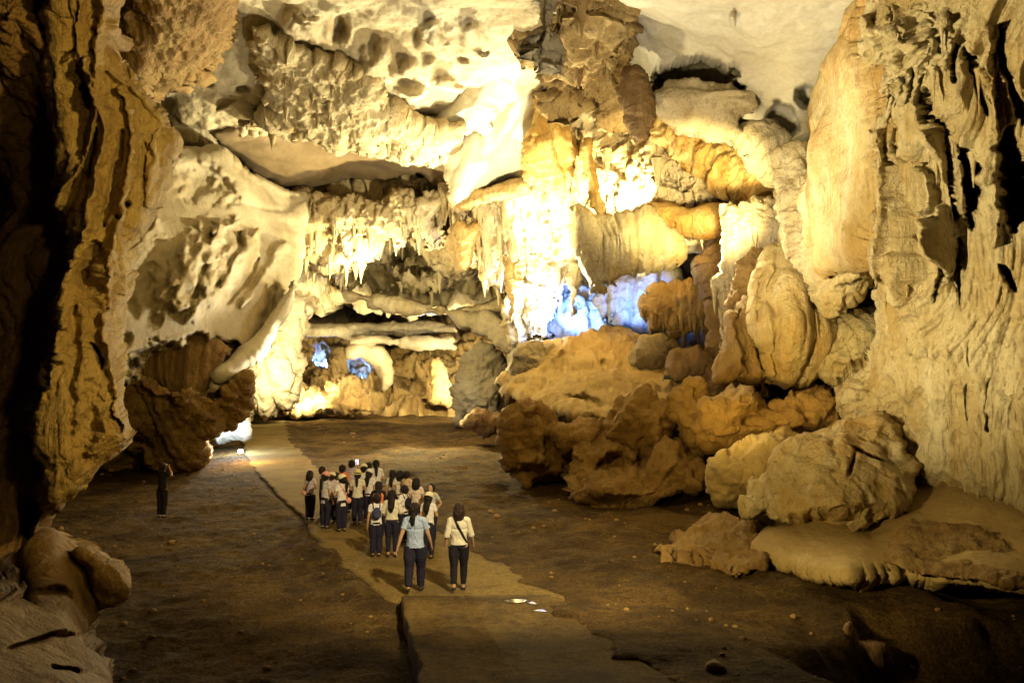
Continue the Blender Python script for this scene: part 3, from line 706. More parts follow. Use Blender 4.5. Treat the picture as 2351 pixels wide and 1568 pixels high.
slab('cave_ceiling', [(1380, -400), (2150, -400), (2050, 0), (1990, 150), (1920, 260), (1880, 360), (1800, 352), (1740, 322), (1640, 330), (1560, 315), (1490, 260), (1450, 120), (1400, 0)],
     [(1400, -380, 17), (2100, -380, 15), (1400, 0, 25), (2000, 0, 22), (1500, 250, 33), (1850, 330, 30)], 'pale_rock', 'plain', 0.7, 2, 3.2, 4, 4, seed=47, thick=5,
     pits=[(1600, 175, 118, 52, -2, 3.4, .72), (1790, 275, 48, 50, 20, 2.2, .7), (1852, 215, 30, 26, -30, 1.8, .6), (1690, 20, 10, 24, 0, -.8, .2)])
slab('rock_shelf', [(1497, 222), (1525, 195), (1600, 180), (1680, 188), (1738, 215), (1745, 248), (1700, 262), (1690, 300), (1640, 318), (1600, 300), (1560, 292), (1530, 262)],
     [(1500, 230, 28.8), (1740, 230, 28), (1600, 300, 30)], 'cream_rock', 'strata', 0.5, 1.0, 3, 4, 6, seed=48, thick=3,
     label='layered oval shelf of rock set in a hollow of the pale right ceiling', cat='rock ledge')
slab('rock_spur', [(1700, 320), (1745, 272), (1790, 330), (1800, 400), (1770, 400), (1735, 350)], [(1740, 300, 31), (1790, 380, 30)], 'cream_rock', 'rough', 0.6, .8, 3, 5, 6, seed=49, thick=2,
     label='small bright spur of rock at the lower corner of the pale right ceiling', cat='rock')

# the big hanging mass and its neighbours
slab('hanging_rock', [(1222, -300), (1430, -300), (1440, 0), (1458, 90), (1448, 165), (1470, 210), (1452, 280), (1438, 290), (1405, 262), (1372, 235), (1330, 200), (1300, 240),
      (1272, 230), (1262, 160), (1246, 120), (1226, 90), (1218, 20)],
     [(1230, -280, 22), (1430, -280, 22), (1240, 50, 29), (1440, 50, 29), (1340, 200, 31), (1340, 50, 27.5)], 'ochre_rock', 'rough', 1.2, 1.8, 3, 7, 26, seed=51, thick=3.5, cones=(70, .9, .10),
     pits=[(1300, 60, 20, 90, 10, 1.0, .1), (1390, 110, 14, 90, -8, -.8, 0), (1280, 120, 14, 60, 0, -.7, 0)],
     label='huge dark ochre rock mass hanging down from the ceiling at top centre', cat='hanging rock')
slab('stalactite', [(1440, 160), (1462, 165), (1480, 205), (1484, 260), (1480, 305), (1468, 320), (1455, 300), (1448, 250), (1432, 225)], [(1460, 240, 28)], 'brown_rock', 'flute',
     0.6, 0.7, 3, 3, 8, seed=52, thick=1.0, label='dark pointed stalactite at the lower right tip of the big hanging mass', cat='stalactite')
slab('stalactite', [(1222, -60), (1300, -60), (1295, 60), (1268, 170), (1256, 180), (1245, 110), (1232, 100), (1226, 150), (1221, 90)], [(1260, 50, 25.5)], 'grey_rock', 'flute',
     0.8, 0.8, 3, 3, 12, seed=53, thick=1.2, label='greyish forked stalactite on the upper left of the big hanging mass', cat='stalactite')
slab('flowstone_column', [(1224, 188), (1240, 176), (1256, 190), (1270, 240), (1296, 290), (1312, 330), (1304, 412), (1268, 428), (1212, 402), (1210, 330), (1222, 260)],
     [(1240, 190, 38), (1215, 400, 38), (1300, 400, 37.5), (1250, 330, 36.5)], 'orange_rock', 'flute', 0.8, 1.2, 3, 4, 8, seed=54, thick=2,
     label='orange brown fluted column below the big hanging mass', cat='flowstone')
slab('flowstone_column', [(1335, 335), (1352, 320), (1372, 400), (1392, 470), (1400, 530), (1378, 520), (1352, 470), (1340, 400)],
     [(1360, 400, 35.5)], 'orange_rock', 'flute', 0.5, 0.8, 3, 4, 6, seed=55, thick=1.4,
     label='narrow tapering orange rib on the blazing slope', cat='flowstone')

# left wall, middle distance
slab('cave_wall', [(250, 345), (385, 335), (430, 348), (500, 345), (560, 382), (670, 440), (725, 445), (705, 520), (690, 600), (665, 690), (600, 775), (560, 840), (495, 878), (420, 890),
      (200, 880), (180, 560)],
     [(300, 400, 31), (500, 360, 38), (670, 450, 47), (690, 600, 45), (560, 830, 35), (300, 900, 29), (250, 600, 28), (450, 620, 33)], 'beige_rock', 'smooth', 0.38, 1.6, 3.0, 5, 6, seed=61, thick=5,
     lines=[([(508, 522), (450, 590), (405, 660), (392, 712)], 36, -1.6), ([(600, 530), (560, 565), (520, 620), (478, 680), (430, 735)], 24, -1.2), ([(645, 560), (605, 640), (562, 705)], 14, -.8),
            ([(472, 545), (462, 620), (436, 700)], 8, .6), ([(545, 535), (530, 600), (490, 660)], 8, .7), ([(590, 590), (560, 650), (520, 700)], 7, .5), ([(350, 500), (320, 560), (290, 640)], 22, -.9),
            ([(500, 350), (600, 410), (680, 450)], 10, -.5)],
     pits=[(460, 430, 90, 60, 20, 1.6, 0), (330, 640, 40, 50, 0, .9, 0), (355, 735, 26, 30, 0, .8, 0), (300, 700, 30, 40, 0, .6, 0), (285, 780, 24, 24, 0, .8, 0),
           (620, 690, 20, 70, 12, 1.2, .2), (430, 845, 160, 75, -8, 3.5, .55)])
slab('flowstone_drapery', [(300, 780), (360, 770), (430, 762), (500, 770), (540, 800), (500, 850), (470, 930), (380, 920), (290, 900), (270, 850)],
     [(300, 800, 33), (520, 800, 34), (400, 900, 33)], 'brown_rock', 'finef', 1.0, 1, 3, 4, 10, seed=62, thick=2,
     label='dark fluted back wall of the wide niche low on the left', cat='flowstone')
slab('rock_rib', [(672, 640), (690, 660), (650, 730), (610, 800), (560, 840), (510, 868), (488, 868), (530, 835), (575, 790), (620, 720)],
     [(680, 650, 40), (490, 866, 33)], 'pale_rock', 'smooth', 0.4, 0.9, 3, 3, 3, seed=63, thick=2,
     label='pale diagonal rock rib running down to the niche on the left wall', cat='rock rib')
slab('rock_shelf', [(262, 885), (320, 868), (365, 880), (400, 905), (440, 895), (490, 920), (520, 890), (570, 862), (574, 935), (545, 958), (500, 975), (470, 1000), (462, 1062), (410, 1085), (330, 1070), (262, 1090), (200, 1000)],
     [(280, 900, 31), (560, 900, 34), (420, 920, 30.5), (420, 1070, 36), (280, 1060, 36)], 'umber_rock', 'flute', 0.8, 0.6, 2.8, 6, 12, seed=64, thick=4,
     pits=[(340, 1000, 60, 40, 0, 1.6, .1), (300, 1050, 50, 50, 0, 2, .2)],
     label='rugged ochre rock shelf under the dark niche on the left', cat='rock ledge')
slab('rock_wall', [(565, 700), (640, 690), (700, 640), (720, 700), (690, 780), (680, 860), (670, 945), (560, 945), (562, 860), (575, 780)],
     [(600, 720, 62), (640, 940, 62)], 'cream_rock', 'flute', 1.4, 2, 3, 5, 10, seed=65, thick=4,
     label='bright lit rough wall at the far end left of the jagged rock pile', cat='rock wall')

# the near column on the left
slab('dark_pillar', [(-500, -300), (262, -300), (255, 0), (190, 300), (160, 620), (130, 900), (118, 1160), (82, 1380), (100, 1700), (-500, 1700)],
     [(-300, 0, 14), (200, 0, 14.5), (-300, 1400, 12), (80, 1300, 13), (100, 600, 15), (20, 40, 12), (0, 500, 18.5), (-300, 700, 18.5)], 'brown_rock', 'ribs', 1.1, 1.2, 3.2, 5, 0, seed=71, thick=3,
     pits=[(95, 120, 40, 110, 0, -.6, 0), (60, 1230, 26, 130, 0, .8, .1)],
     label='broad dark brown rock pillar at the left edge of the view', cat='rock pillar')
slab('ribbed_column', [(110, -300), (262, -300), (262, 100), (312, 205), (352, 268), (388, 322), (366, 400), (345, 470), (322, 530), (285, 600), (262, 680), (252, 750), (274, 850),
      (296, 930), (312, 1010), (290, 1045), (240, 1080), (200, 1125), (165, 1150), (125, 1172), (106, 1160), (104, 1060), (112, 930), (140, 800), (158, 700), (176, 600), (150, 500), (140, 300), (120, 120)],
     [(150, -280, 11), (250, -280, 12), (130, 300, 12.8), (380, 320, 14.2), (160, 640, 12.8), (260, 700, 13.2), (120, 1100, 11.8), (300, 1000, 12.2), (200, 950, 12)], 'ochre_rock', 'ribs', 0.65, 0.9, 2.6, 4, 0,
     seed=72, thick=2.2,
     pits=[(200, 970, 50, 120, 12, .5, 0), (290, 470, 7, 12, 0, .5, .2), (265, 500, 6, 9, 0, .5, .2), (185, 200, 26, 50, -30, .5, .1)],
     lines=[([(210, 140), (228, 220), (215, 290), (190, 340), (165, 400), (150, 460), (135, 540)], 11, -0.41),
            ([(240, -100), (245, 120), (240, 200), (238, 300), (215, 400), (205, 480), (200, 560), (180, 650), (165, 700), (155, 760), (140, 860), (114, 920)], 12, -0.45),
            ([(285, 200), (302, 300), (295, 400), (270, 480), (250, 560), (226, 640), (215, 700), (226, 760), (252, 820), (276, 890), (300, 985)], 9, -0.38),
            ([(255, 160), (300, 205), (335, 255), (380, 312)], 8, -0.26), ([(350, 300), (345, 400), (330, 470)], 8, -0.22),
            ([(200, -80), (168, 100), (140, 140)], 11, 0.44), ([(265, 40), (290, 185)], 7, 0.28), ([(222, 300), (185, 410), (165, 500), (150, 610)], 14, 0.44), ([(272, 300), (262, 420), (232, 520)], 9, 0.28),
            ([(226, 560), (208, 640), (222, 720)], 17, 0.44), ([(205, 790), (238, 850)], 9, 0.5), ([(325, 330), (320, 430)], 6, 0.22), ([(190, 720), (175, 850), (165, 1000)], 10, 0.17)],
     label='twisted ribbed golden brown column ending in a hanging fin on the left', cat='rock column')
slab('rock_outcrop', [(76, 1400), (82, 1262), (108, 1232), (150, 1262), (190, 1312), (214, 1380), (212, 1424), (196, 1455), (215, 1500), (238, 1568), (260, 1750), (-400, 1750), (-400, 1380)],
     [(0, 1400, 8.8), (110, 1240, 12), (200, 1400, 11), (0, 1700, 7), (230, 1560, 8.6)], 'boulder_rock', 'plain', 0.45, 1.0, 3.0, 3, 0, seed=73, thick=1.0,
     pits=[(120, 1370, 60, 20, 0, .4, .1), (90, 1480, 120, 12, -14, .5, .2), (140, 1552, 60, 14, 0, .5, .2)],
     label='lumpy orange brown rock foot of the left pillar in the bottom left corner', cat='rock')


# boulders on the right of the floor
def boulder(poly, d, label, mat='boulder_rock', A=0.7, R=1.2, seed=80, pits=(), ctrl=None, thick=3, style='boulder'):
    return slab('boulder', poly, ctrl or [(0, 0, d)], mat, style, A, R, 3, 4, 0, pits, thick, seed, label=label, cat='boulder')


boulder([(152, 1262), (200, 1258), (245, 1285), (272, 1290), (296, 1340), (296, 1375), (262, 1395), (218, 1408), (212, 1370), (190, 1310)], 11.6,
        'squat boulder tucked against the foot of the left pillar', A=.22, R=.8, seed=79, thick=.7)
boulder([(1150, 1015), (1160, 970), (1178, 945), (1240, 950), (1290, 965), (1312, 1010), (1312, 1060), (1285, 1102), (1205, 1112), (1158, 1078)], 28.5,
        'rounded orange brown boulder at the left end of the boulder row', seed=81, pits=[(1230, 1050, 40, 30, 0, -.6, 0)])
boulder([(1176, 965), (1185, 930), (1212, 912), (1236, 925), (1246, 950), (1230, 972), (1200, 980)], 28.0,
        'small smooth capping boulder perched on the left end of the boulder row', seed=82, A=.4, R=.9, thick=1.5)
boulder([(1292, 1130), (1305, 1040), (1340, 980), (1390, 1000), (1460, 1010), (1560, 1010), (1620, 1050), (1636, 1088), (1590, 1122), (1500, 1150), (1410, 1172), (1320, 1168)], 24.5,
        'widest dark boulder at the bottom of the boulder row', seed=83, A=.75, ctrl=[(1300, 1140, 25.2), (1620, 1080, 25), (1450, 1020, 26.5), (1450, 1160, 24)],
        pits=[(1400, 1130, 110, 30, -8, -.8, .1), (1400, 1060, 60, 30, 0, 1.2, .2), (1540, 1060, 50, 40, 0, -.6, .1), (1480, 1040, 24, 60, 30, 1.4, .3)])
boulder([(1388, 975), (1412, 935), (1450, 915), (1498, 908), (1538, 918), (1552, 955), (1545, 1005), (1500, 1040), (1440, 1030), (1395, 1010)], 26.8,
        'upright ochre boulder in the middle of the boulder row', seed=84, A=.7, style='boulder', pits=[(1440, 960, 40, 30, 0, -.5, 0), (1500, 1000, 20, 30, 0, -.4, 0)])
boulder([(1535, 915), (1552, 882), (1582, 866), (1612, 886), (1630, 935), (1625, 985), (1590, 1030), (1560, 1000), (1540, 950)], 26.3,
        'tall narrow boulder leaning at the right of the boulder row', seed=85, A=.7)
boulder([(1262, 985), (1310, 968), (1380, 955), (1405, 975), (1400, 1020), (1340, 1040), (1290, 1040), (1262, 1000)], 27.6,
        'broken low boulder filling the gap behind the rounded one', seed=86, A=.6, style='boulder')
boulder([(1602, 985), (1622, 935), (1650, 915), (1710, 908), (1760, 918), (1790, 950), (1785, 1000), (1740, 1020), (1680, 1030), (1630, 1020)], 24.5,
        'brown flat topped boulder with a pale cap below the orange mound', seed=87, A=.6, pits=[(1720, 935, 50, 22, 0, -.7, .1), (1720, 968, 50, 10, 0, .5, .2)])
boulder([(1750, 960), (1790, 925), (1850, 905), (1900, 900), (1940, 950), (1945, 985), (1880, 1000), (1800, 1010), (1760, 1000)], 24,
        'low brown boulder under the black cleft beside the great pillar', seed=88, A=.6)
boulder([(1628, 1060), (1650, 1038), (1720, 1020), (1790, 998), (1850, 992), (1880, 1010), (1840, 1080), (1780, 1150), (1720, 1160), (1650, 1150), (1632, 1110)], 21.5,
        'smooth rounded ochre boulder behind the wide flat topped one', seed=89, A=.5, mat='shelf_rock')
boulder([(1700, 1165), (1740, 1110), (1790, 1060), (1850, 1010), (1940, 960), (2040, 950), (2075, 990), (2080, 1040), (2110, 1080), (2095, 1130), (2060, 1165), (1990, 1210), (1930, 1226), (1830, 1215), (1760, 1192)],
        17, 'large wedge shaped pale boulder lying on the sandy shelf', mat='honey_rock', seed=90, A=.45, R=.9, style='boulder',
        ctrl=[(1710, 1165, 17.4), (1950, 960, 18.6), (2090, 1120, 16.9), (1930, 1210, 16.0), (1900, 1080, 17.2), (1930, 1175, 15.8)],
        pits=[(1955, 1070, 8, 50, 15, .6, .1), (1990, 1040, 60, 8, 10, .4, .1), (1900, 1190, 170, 26, -8, .7, .1)])
boulder([(1498, 1250), (1540, 1215), (1600, 1185), (1660, 1175), (1740, 1195), (1762, 1240), (1750, 1300), (1690, 1325), (1600, 1300), (1520, 1285)], 16.4,
        'low knobbly brown rock at the left end of the sandy shelf', seed=91, A=.5, R=.7, ctrl=[(1500, 1260, 16.8), (1750, 1290, 15.2), (1620, 1190, 18.5), (1620, 1290, 16)], style='rough', thick=1.5)
boulder([(2030, 1290), (2050, 1235), (2090, 1205), (2180, 1215), (2290, 1212), (2420, 1235), (2600, 1260), (2600, 1420), (2351, 1352), (2200, 1330), (2080, 1316)], 13.6,
        'rough grey rock edging the right end of the sandy shelf', mat='umber_rock', seed=92, A=.35, R=.6, style='boulder', thick=1.6,
        ctrl=[(2040, 1280, 14), (2500, 1260, 13.8), (2351, 1340, 12.4), (2100, 1310, 13.4)])
boulder([(1870, 1510), (1930, 1450), (1948, 1432), (1975, 1470), (2030, 1480), (2050, 1520), (2010, 1580), (1920, 1600), (1880, 1560)], 12.2,
        'angular grey rock half lost in the dark under the sandy shelf', mat='brown_rock', seed=93, A=.10, R=.3, thick=.8)
slab('sandy_shelf', [(1748, 1272), (1765, 1235), (1850, 1200), (2000, 1120), (2110, 1080), (2300, 1100), (2750, 1150), (2750, 1450), (2351, 1350), (2200, 1328), (2080, 1315), (1950, 1328), (1860, 1315), (1800, 1298)],
     [(1755, 1270, 16.3), (2000, 1240, 16.4), (2110, 1090, 19), (2300, 1110, 17.6), (2700, 1160, 16.4), (1950, 1322, 13.6), (2351, 1345, 12.6), (2700, 1420, 11.4)],
     'shelf_rock', 'smooth', 0.28, 0.35, 3, 4, 0, seed=94, thick=2.0, label='sand covered rock shelf running from the big boulder to the right edge', cat='rock ledge')

# rubble hillock in mid cave
slab('rubble_hillock', [(1168, 905), (1166, 870), (1180, 820), (1215, 785), (1260, 790), (1310, 796), (1345, 780), (1385, 764), (1420, 760), (1452, 775), (1490, 802), (1560, 815), (1620, 850),
      (1650, 900), (1600, 960), (1500, 950), (1400, 960), (1300, 955), (1230, 935)],
     [(1175, 890, 40), (1240, 785, 44), (1400, 730, 50), (1560, 820, 42), (1620, 900, 33), (1300, 940, 33), (1450, 940, 31), (1350, 850, 38)], 'shelf_rock', 'rough', 0.5, 0.6, 3, 4, 0,
     seed=95, thick=5, pits=[(1385, 850, 14, 40, -20, 1.4, .2), (1290, 820, 40, 40, 0, -1.6, .1), (1350, 930, 60, 10, 10, 1.2, .1)],
     label='broad rubble hillock rising behind the boulder row to the blue hollow', cat='rubble mound')
boulder([(1168, 890), (1172, 840), (1195, 800), (1230, 785), (1268, 790), (1300, 820), (1310, 880), (1270, 905), (1200, 905)], 40, 'grey brown fluted rock on the left flank of the rubble hillock',
        mat='grey_rock', seed=96, A=.9, style='flute')
boulder([(1448, 840), (1452, 800), (1480, 778), (1520, 775), (1545, 795), (1548, 830), (1510, 850), (1470, 855)], 38, 'rounded pale boulder on the right flank of the rubble hillock',
        mat='grey_rock', seed=97, A=.5)
boulder([(1540, 855), (1550, 820), (1600, 800), (1645, 805), (1660, 860), (1640, 890), (1590, 880)], 33, 'reddish brown boulder at the left foot of the orange mound', mat='brown_rock', seed=98, A=.6)
boulder([(1060, 975), (1075, 955), (1110, 950), (1150, 955), (1180, 975), (1175, 1000), (1120, 1000)], 46, 'low dark rock at the edge of the far floor left of the boulder row', mat='brown_rock', seed=99, A=.4, R=.8, thick=1.5)

slab('rock', [(474, 1006), (486, 988), (505, 972), (535, 962), (562, 955), (568, 1002), (530, 1010)], [(520, 985, 46)], 'pale_rock', 'rough', 0.5, 0.8, 2.6, 3, seed=124, thick=2,
     label='rough rocks lit blue white in the low opening beside the far path', cat='rock')



# ------------------------------------------------------------------ floor
def floor_h(x, y):
    p = np.stack([x, y, 0 * x], -1)
    h = 1.3 * sst(34, 88, y)
    h = h + 0.05 * fbm(p / 3.0, 201, 4) + 0.018 * fbm(p / 0.7, 202, 4, 0.6)
    # the left ground falls away beside the ramp, the right rolls up in low hummocks
    ctr = path_x(y)
    h = h - 0.10 * sst(0.2, 1.8, ctr - 1.6 - x)
    h = h + (0.16 * sst(2.6, 5.0, x - ctr) * (0.6 + fbm(p / 2.2, 203, 3)))
    h = h + 0.35 * sst(12.5, 7.0, y) * (sst(1.2, 2.6, x) ) * 0.6
    h = h + 0.22 * np.exp(-((x + 3.0) / 1.6) ** 2 - ((y - 9.6) / 0.7) ** 2) * (1 + .5 * fbm(p / .5, 209, 2))
    # floor sunk in front of the sandy shelf to deepen the shade there
    q = np.hypot((x - 7.2) / 4.3, (y - 10.2) / 3.0) + 0.18 * fbm(p / 1.5, 207, 3)
    h = h - 1.5 * (1 - sst(0.45, 1.0, q))
    # keep the bed of the path level
    w = 1 - sst(1.35, 1.75, np.abs(x - ctr))
    base = 1.3 * sst(34, 88, y)
    nz = fbm(p / 0.8, 211, 4, 0.6)
    right = sst(0.2, 0.6, x - ctr)
    h = h + 0.02 * fbm(p / 0.25, 215, 3, 0.6) * sst(1.4, 1.8, np.abs(x - ctr))
    w = w * (1 - right) + right * (1 - sst(1.20, 1.55, np.abs(x - ctr) + 0.16 * nz))
    h = np.where((x > ctr) & (np.abs(x - ctr) < 2.3), np.maximum(h, base + 0.048 + 0.01 * nz), h)
    out = h * (1 - w) + (base - 0.05) * w
    # earth trodden over the right edge of the near ramp
    rx = np.interp(y, [5.2, 8.0, 10.5, 12.6, 14.3], [2.6, 2.1, 1.45, 0.95, 0.72])
    lx = np.interp(y, [5.2, 7.5, 9.0, 11.6, 14.2], [-0.45, -0.75, -0.98, -1.45, -1.95])
    k = sst(rx - 0.50, rx - 0.12, x + 0.22 * nz) * (1 - sst(rx + 1.0, rx + 3.6, x)) * sst(13.9, 12.9, y)
    out = out * (1 - k) + (ramp_z(x, y) + 0.03 + 0.03 * nz) * k
    return out


def ramp_z(x, y):
    return 0.075 + 0.11 * sst(14.3, 13.6, y) + 0.42 * sst(13.8, 6.0, y)


PC = np.array([[8.0, 0.35], [10, 0.1], [12, -0.3], [14.0, -0.55], [17.2, -1.95], [20.5, -3.2], [23.5, -4.7], [30, -7.7], [38.7, -11.0], [50, -15.2], [62, -19.0], [80, -24.5], [92, -28.5]])


def path_x(y): return np.interp(y, PC[:, 0], PC[:, 1])


ys = 3.0 * (140 / 3.0) ** np.linspace(0, 1, 620)
us = np.linspace(-1.0, 1.0, 620)
YY, UU = np.meshgrid(ys, us, indexing='ij')
XX = UU * (5 + 0.80 * YY)
fx, fy = XX.ravel(), YY.ravel()
V = np.stack([fx, fy, floor_h(fx, fy)], -1)
idx = np.arange(620 * 620).reshape(620, 620)
Q = np.stack([idx[:-1, :-1].ravel(), idx[:-1, 1:].ravel(), idx[1:, 1:].ravel(), idx[1:, :-1].ravel()], -1)
o = link_mesh('ground', V, Q, 'dirt'); o['kind'] = 'structure'


def ribbon(name, left, right, zf, mat, n=360, m=26, drop=0.12, wob=0.05, seed=0, taper=None):
    ly = np.array(left, float); ry = np.array(right, float)
    t = np.linspace(0, 1, n)
    def rs(a):
        s = np.r_[0, np.cumsum(np.hypot(*np.diff(a, axis=0).T))]; s /= s[-1]
        return np.stack([np.interp(t, s, a[:, 0]), np.interp(t, s, a[:, 1])], -1)
    Lp, Rp = rs(ly), rs(ry)
    for side, sg in ((Lp, -1), (Rp, 1)):
        q = np.stack([side[:, 0], side[:, 1], 0 * side[:, 0] + sg], -1)
        side[:, 0] += sg * wob * fbm(q / 0.9, seed + 5, 4, 0.6)
    w = np.linspace(0, 1, m)
    G = Lp[:, None, :] * (1 - w[None, :, None]) + Rp[:, None, :] * w[None, :, None]
    x, y = G[..., 0].ravel(), G[..., 1].ravel()
    p = np.stack([x, y, 0 * x], -1)
    z = zf(x, y) + 0.008 * fbm(p / 0.8, seed, 4)
    V = np.stack([x, y, z], -1)
    idx = np.arange(n * m).reshape(n, m)
    Q = [np.stack([idx[:-1, :-1].ravel(), idx[:-1, 1:].ravel(), idx[1:, 1:].ravel(), idx[1:, :-1].ravel()], -1)]
    # side walls
    base = n * m; Vs = [V]
    loop = np.r_[idx[:, 0], idx[-1, 1:], idx[::-1, -1][1:], idx[0, ::-1][1:-1]]
    lower = V[loop].copy(); lower[:, 2] -= drop
    Vs.append(lower)
    ids = base + np.arange(len(loop))
    a, b = loop, np.roll(loop, -1); c, d_ = np.roll(ids, -1), ids
    Q.append(np.stack([a, b, c, d_], -1))
    return link_mesh(name, np.concatenate(Vs), np.concatenate(Q), mat, smooth=True)


def path_z(x, y): return 1.3 * sst(34, 88, y) + 0.03
Lf = [(cx - (1.5 + .25 * (cy < 18) * 0), cy) for cy, cx in PC if cy >= 13.9]
Lf = [(-2.2, 14.2), (-3.7, 17.2), (-4.9, 20.0), (-6.2, 23.5), (-9.0, 30), (-12.6, 38.7), (-16.8, 50), (-20.6, 62), (-26, 80), (-30, 92)]
Rt = [(1.15, 13.8), (0.55, 15.0), (0.1, 16.6), (-0.9, 19.0), (-2.0, 21.0), (-3.3, 24.0), (-6.3, 31.0), (-9.6, 40), (-13.6, 51), (-17.3, 63), (-23, 81), (-26.6, 92)]
o = ribbon('path', Lf, Rt, path_z, 'concrete', drop=0.14, wob=0.11, seed=301); o['kind'] = 'structure'


def ramp_z(x, y):
    return 0.075 + 0.11 * sst(14.3, 13.6, y) + 0.42 * sst(13.8, 6.0, y)
o = ribbon('ramp', [(-0.45, 5.2), (-0.75, 7.5), (-0.98, 9.0), (-1.45, 11.6), (-1.95, 14.22)], [(2.6, 5.2), (2.1, 8.0), (1.45, 10.5), (0.95, 12.6), (0.72, 14.32)], ramp_z, 'damp_shaded_concrete', n=200, m=60, drop=0.9, wob=0.05, seed=305)
o['kind'] = 'structure'


# loose stones strewn over the floor: too many to count
rs = np.random.RandomState(5)
ico = bmesh_ico = None
import bmesh
bm = bmesh.new(); bmesh.ops.create_icosphere(bm, subdivisions=2, radius=1.0)
iv = np.array([v.co[:] for v in bm.verts]); ifc = np.array([[v.index for v in f.verts] for f in bm.faces]); bm.free()
Vs, Fs, base = [], [], 0
n = 0
while n < 800:
    y = 8.0 * (60 / 8.0) ** rs.rand()
    x = (rs.rand() * 2 - 1) * (3 + .62 * y)
    c = path_x(y)
    dens = 0.25 + (0.9 if x > c + 1.6 else 0.25) * max(0.0, float(vnoise(np.array([[x / 2.5, y / 2.5, 3.3]]), 8)[0]))
    if abs(x - c) < 1.75: dens = 0.0
    if rs.rand() > dens: continue
    r = 0.012 + 0.05 * rs.rand() ** 3 + (0.09 * rs.rand() if rs.rand() < .03 else 0)
    r *= (1.6 if y > 20 else 1.0)
    v = iv * r * np.array([1, .9, .65]) * (0.8 + .5 * rs.rand(3)) * (1 + .18 * vnoise(iv * 1.7 + rs.rand() * 50, 4)[:, None])
    a = rs.rand() * 6.28
    v = v @ np.array([[math.cos(a), -math.sin(a), 0], [math.sin(a), math.cos(a), 0], [0, 0, 1]])
    z = float(floor_h(np.array([x]), np.array([y]))[0])
    Vs.append(v + np.array([x, y, z + r * .25])); Fs.append(ifc + base); base += len(iv); n += 1
o = link_mesh('gravel', np.concatenate(Vs), np.concatenate(Fs), 'boulder_rock'); o['kind'] = 'stuff'
tag(o, 'loose stones and gravel strewn over the earth floor', 'gravel')


# ------------------------------------------------------------------ people
class Blob:
    """collects overlapping closed pieces; build() fuses them into one continuous surface"""
    def __init__(s): s.V = []; s.F = []; s.n = 0

    def _add(s, V, F):
        s.V.append(V); s.F += [[i + s.n for i in f] for f in F]; s.n += len(V)

    def ell(s, c, r, rot=None, n=14, m=9):
        V = []
        for i in range(1, m):
            th = math.pi * i / m
            for k in range(n):
                ph = 2 * math.pi * k / n
                V.append((math.sin(th) * math.cos(ph), math.sin(th) * math.sin(ph), math.cos(th)))
        V += [(0, 0, 1), (0, 0, -1)]
        V = np.array(V) * np.array(r)
        if rot is not None: V = V @ rot.T
        V = V + np.array(c)
        F = []
        for i in range(m - 2):
            for k in range(n):
                a = i * n + k; b = i * n + (k + 1) % n
                F.append([a, a + n, b + n, b])
        t, bt = (m - 1) * n, (m - 1) * n + 1
        for k in range(n):
            F.append([t, k, (k + 1) % n]); F.append([bt, (m - 2) * n + (k + 1) % n, (m - 2) * n + k])
        s._add(V, F); return s

    def limb(s, pts, rad, n=12, flat=1.0, ax=None, caps=True):
        """tapered tube through the points; flat < 1 squeezes it front to back"""
        pts = [np.array(p, float) for p in pts]
        P2, R2 = [], []
        if caps:
            d0 = pts[0] - pts[1]; d0 /= np.linalg.norm(d0); d1 = pts[-1] - pts[-2]; d1 /= np.linalg.norm(d1)
            P2 += [pts[0] + d0 * rad[0] * .8, pts[0] + d0 * rad[0] * .5]; R2 += [rad[0] * .35, rad[0] * .8]
        P2 += pts; R2 += list(rad)
        if caps:
            P2 += [pts[-1] + d1 * rad[-1] * .5, pts[-1] + d1 * rad[-1] * .8]; R2 += [rad[-1] * .8, rad[-1] * .35]
        V = []; F = []
        for i, p in enumerate(P2):
            a = P2[max(0, i - 1)]; b = P2[min(len(P2) - 1, i + 1)]
            t = (b - a) / max(1e-9, np.linalg.norm(b - a))
            ref = np.array([1.0, 0, 0]) if abs(t[0]) < .8 else np.array([0, 0, 1.0])
            u = ref - t * ref.dot(t); u /= np.linalg.norm(u); w = np.cross(t, u)
            for k in range(n):
                ph = 2 * math.pi * k / n
                V.append(p + R2[i] * (math.cos(ph) * u + flat * math.sin(ph) * w))
        L_ = len(P2)
        for i in range(L_ - 1):
            for k in range(n):
                a = i * n + k; b = i * n + (k + 1) % n
                F.append([a, b, b + n, a + n])
        F.append(list(range(n))[::-1]); F.append([(L_ - 1) * n + k for k in range(n)])
        s._add(np.array(V), F); return s

    def build(s, name, mat, parent, H, voxel, smooth=2):
        me = bpy.data.meshes.new(name)
        V = np.concatenate(s.V) * H
        me.from_pydata([tuple(v) for v in V], [], s.F); me.update()
        o = bpy.data.objects.new(name, me); COL.objects.link(o)
        md = o.modifiers.new('fuse', 'REMESH'); md.mode = 'VOXEL'; md.voxel_size = voxel; md.use_smooth_shade = True
        sm = o.modifiers.new('soft', 'SMOOTH'); sm.factor = 0.5; sm.iterations = smooth
        dg = bpy.context.evaluated_depsgraph_get()
        me2 = bpy.data.meshes.new_from_object(o.evaluated_get(dg))
        o.modifiers.clear(); o.data = me2; me2.name = name
        bpy.data.meshes.remove(me)
        me2.materials.clear(); me2.materials.append(mat)
        o.parent = parent
        return o


def lerp(a, b, t): return np.array(a) * (1 - t) + np.array(b) * t


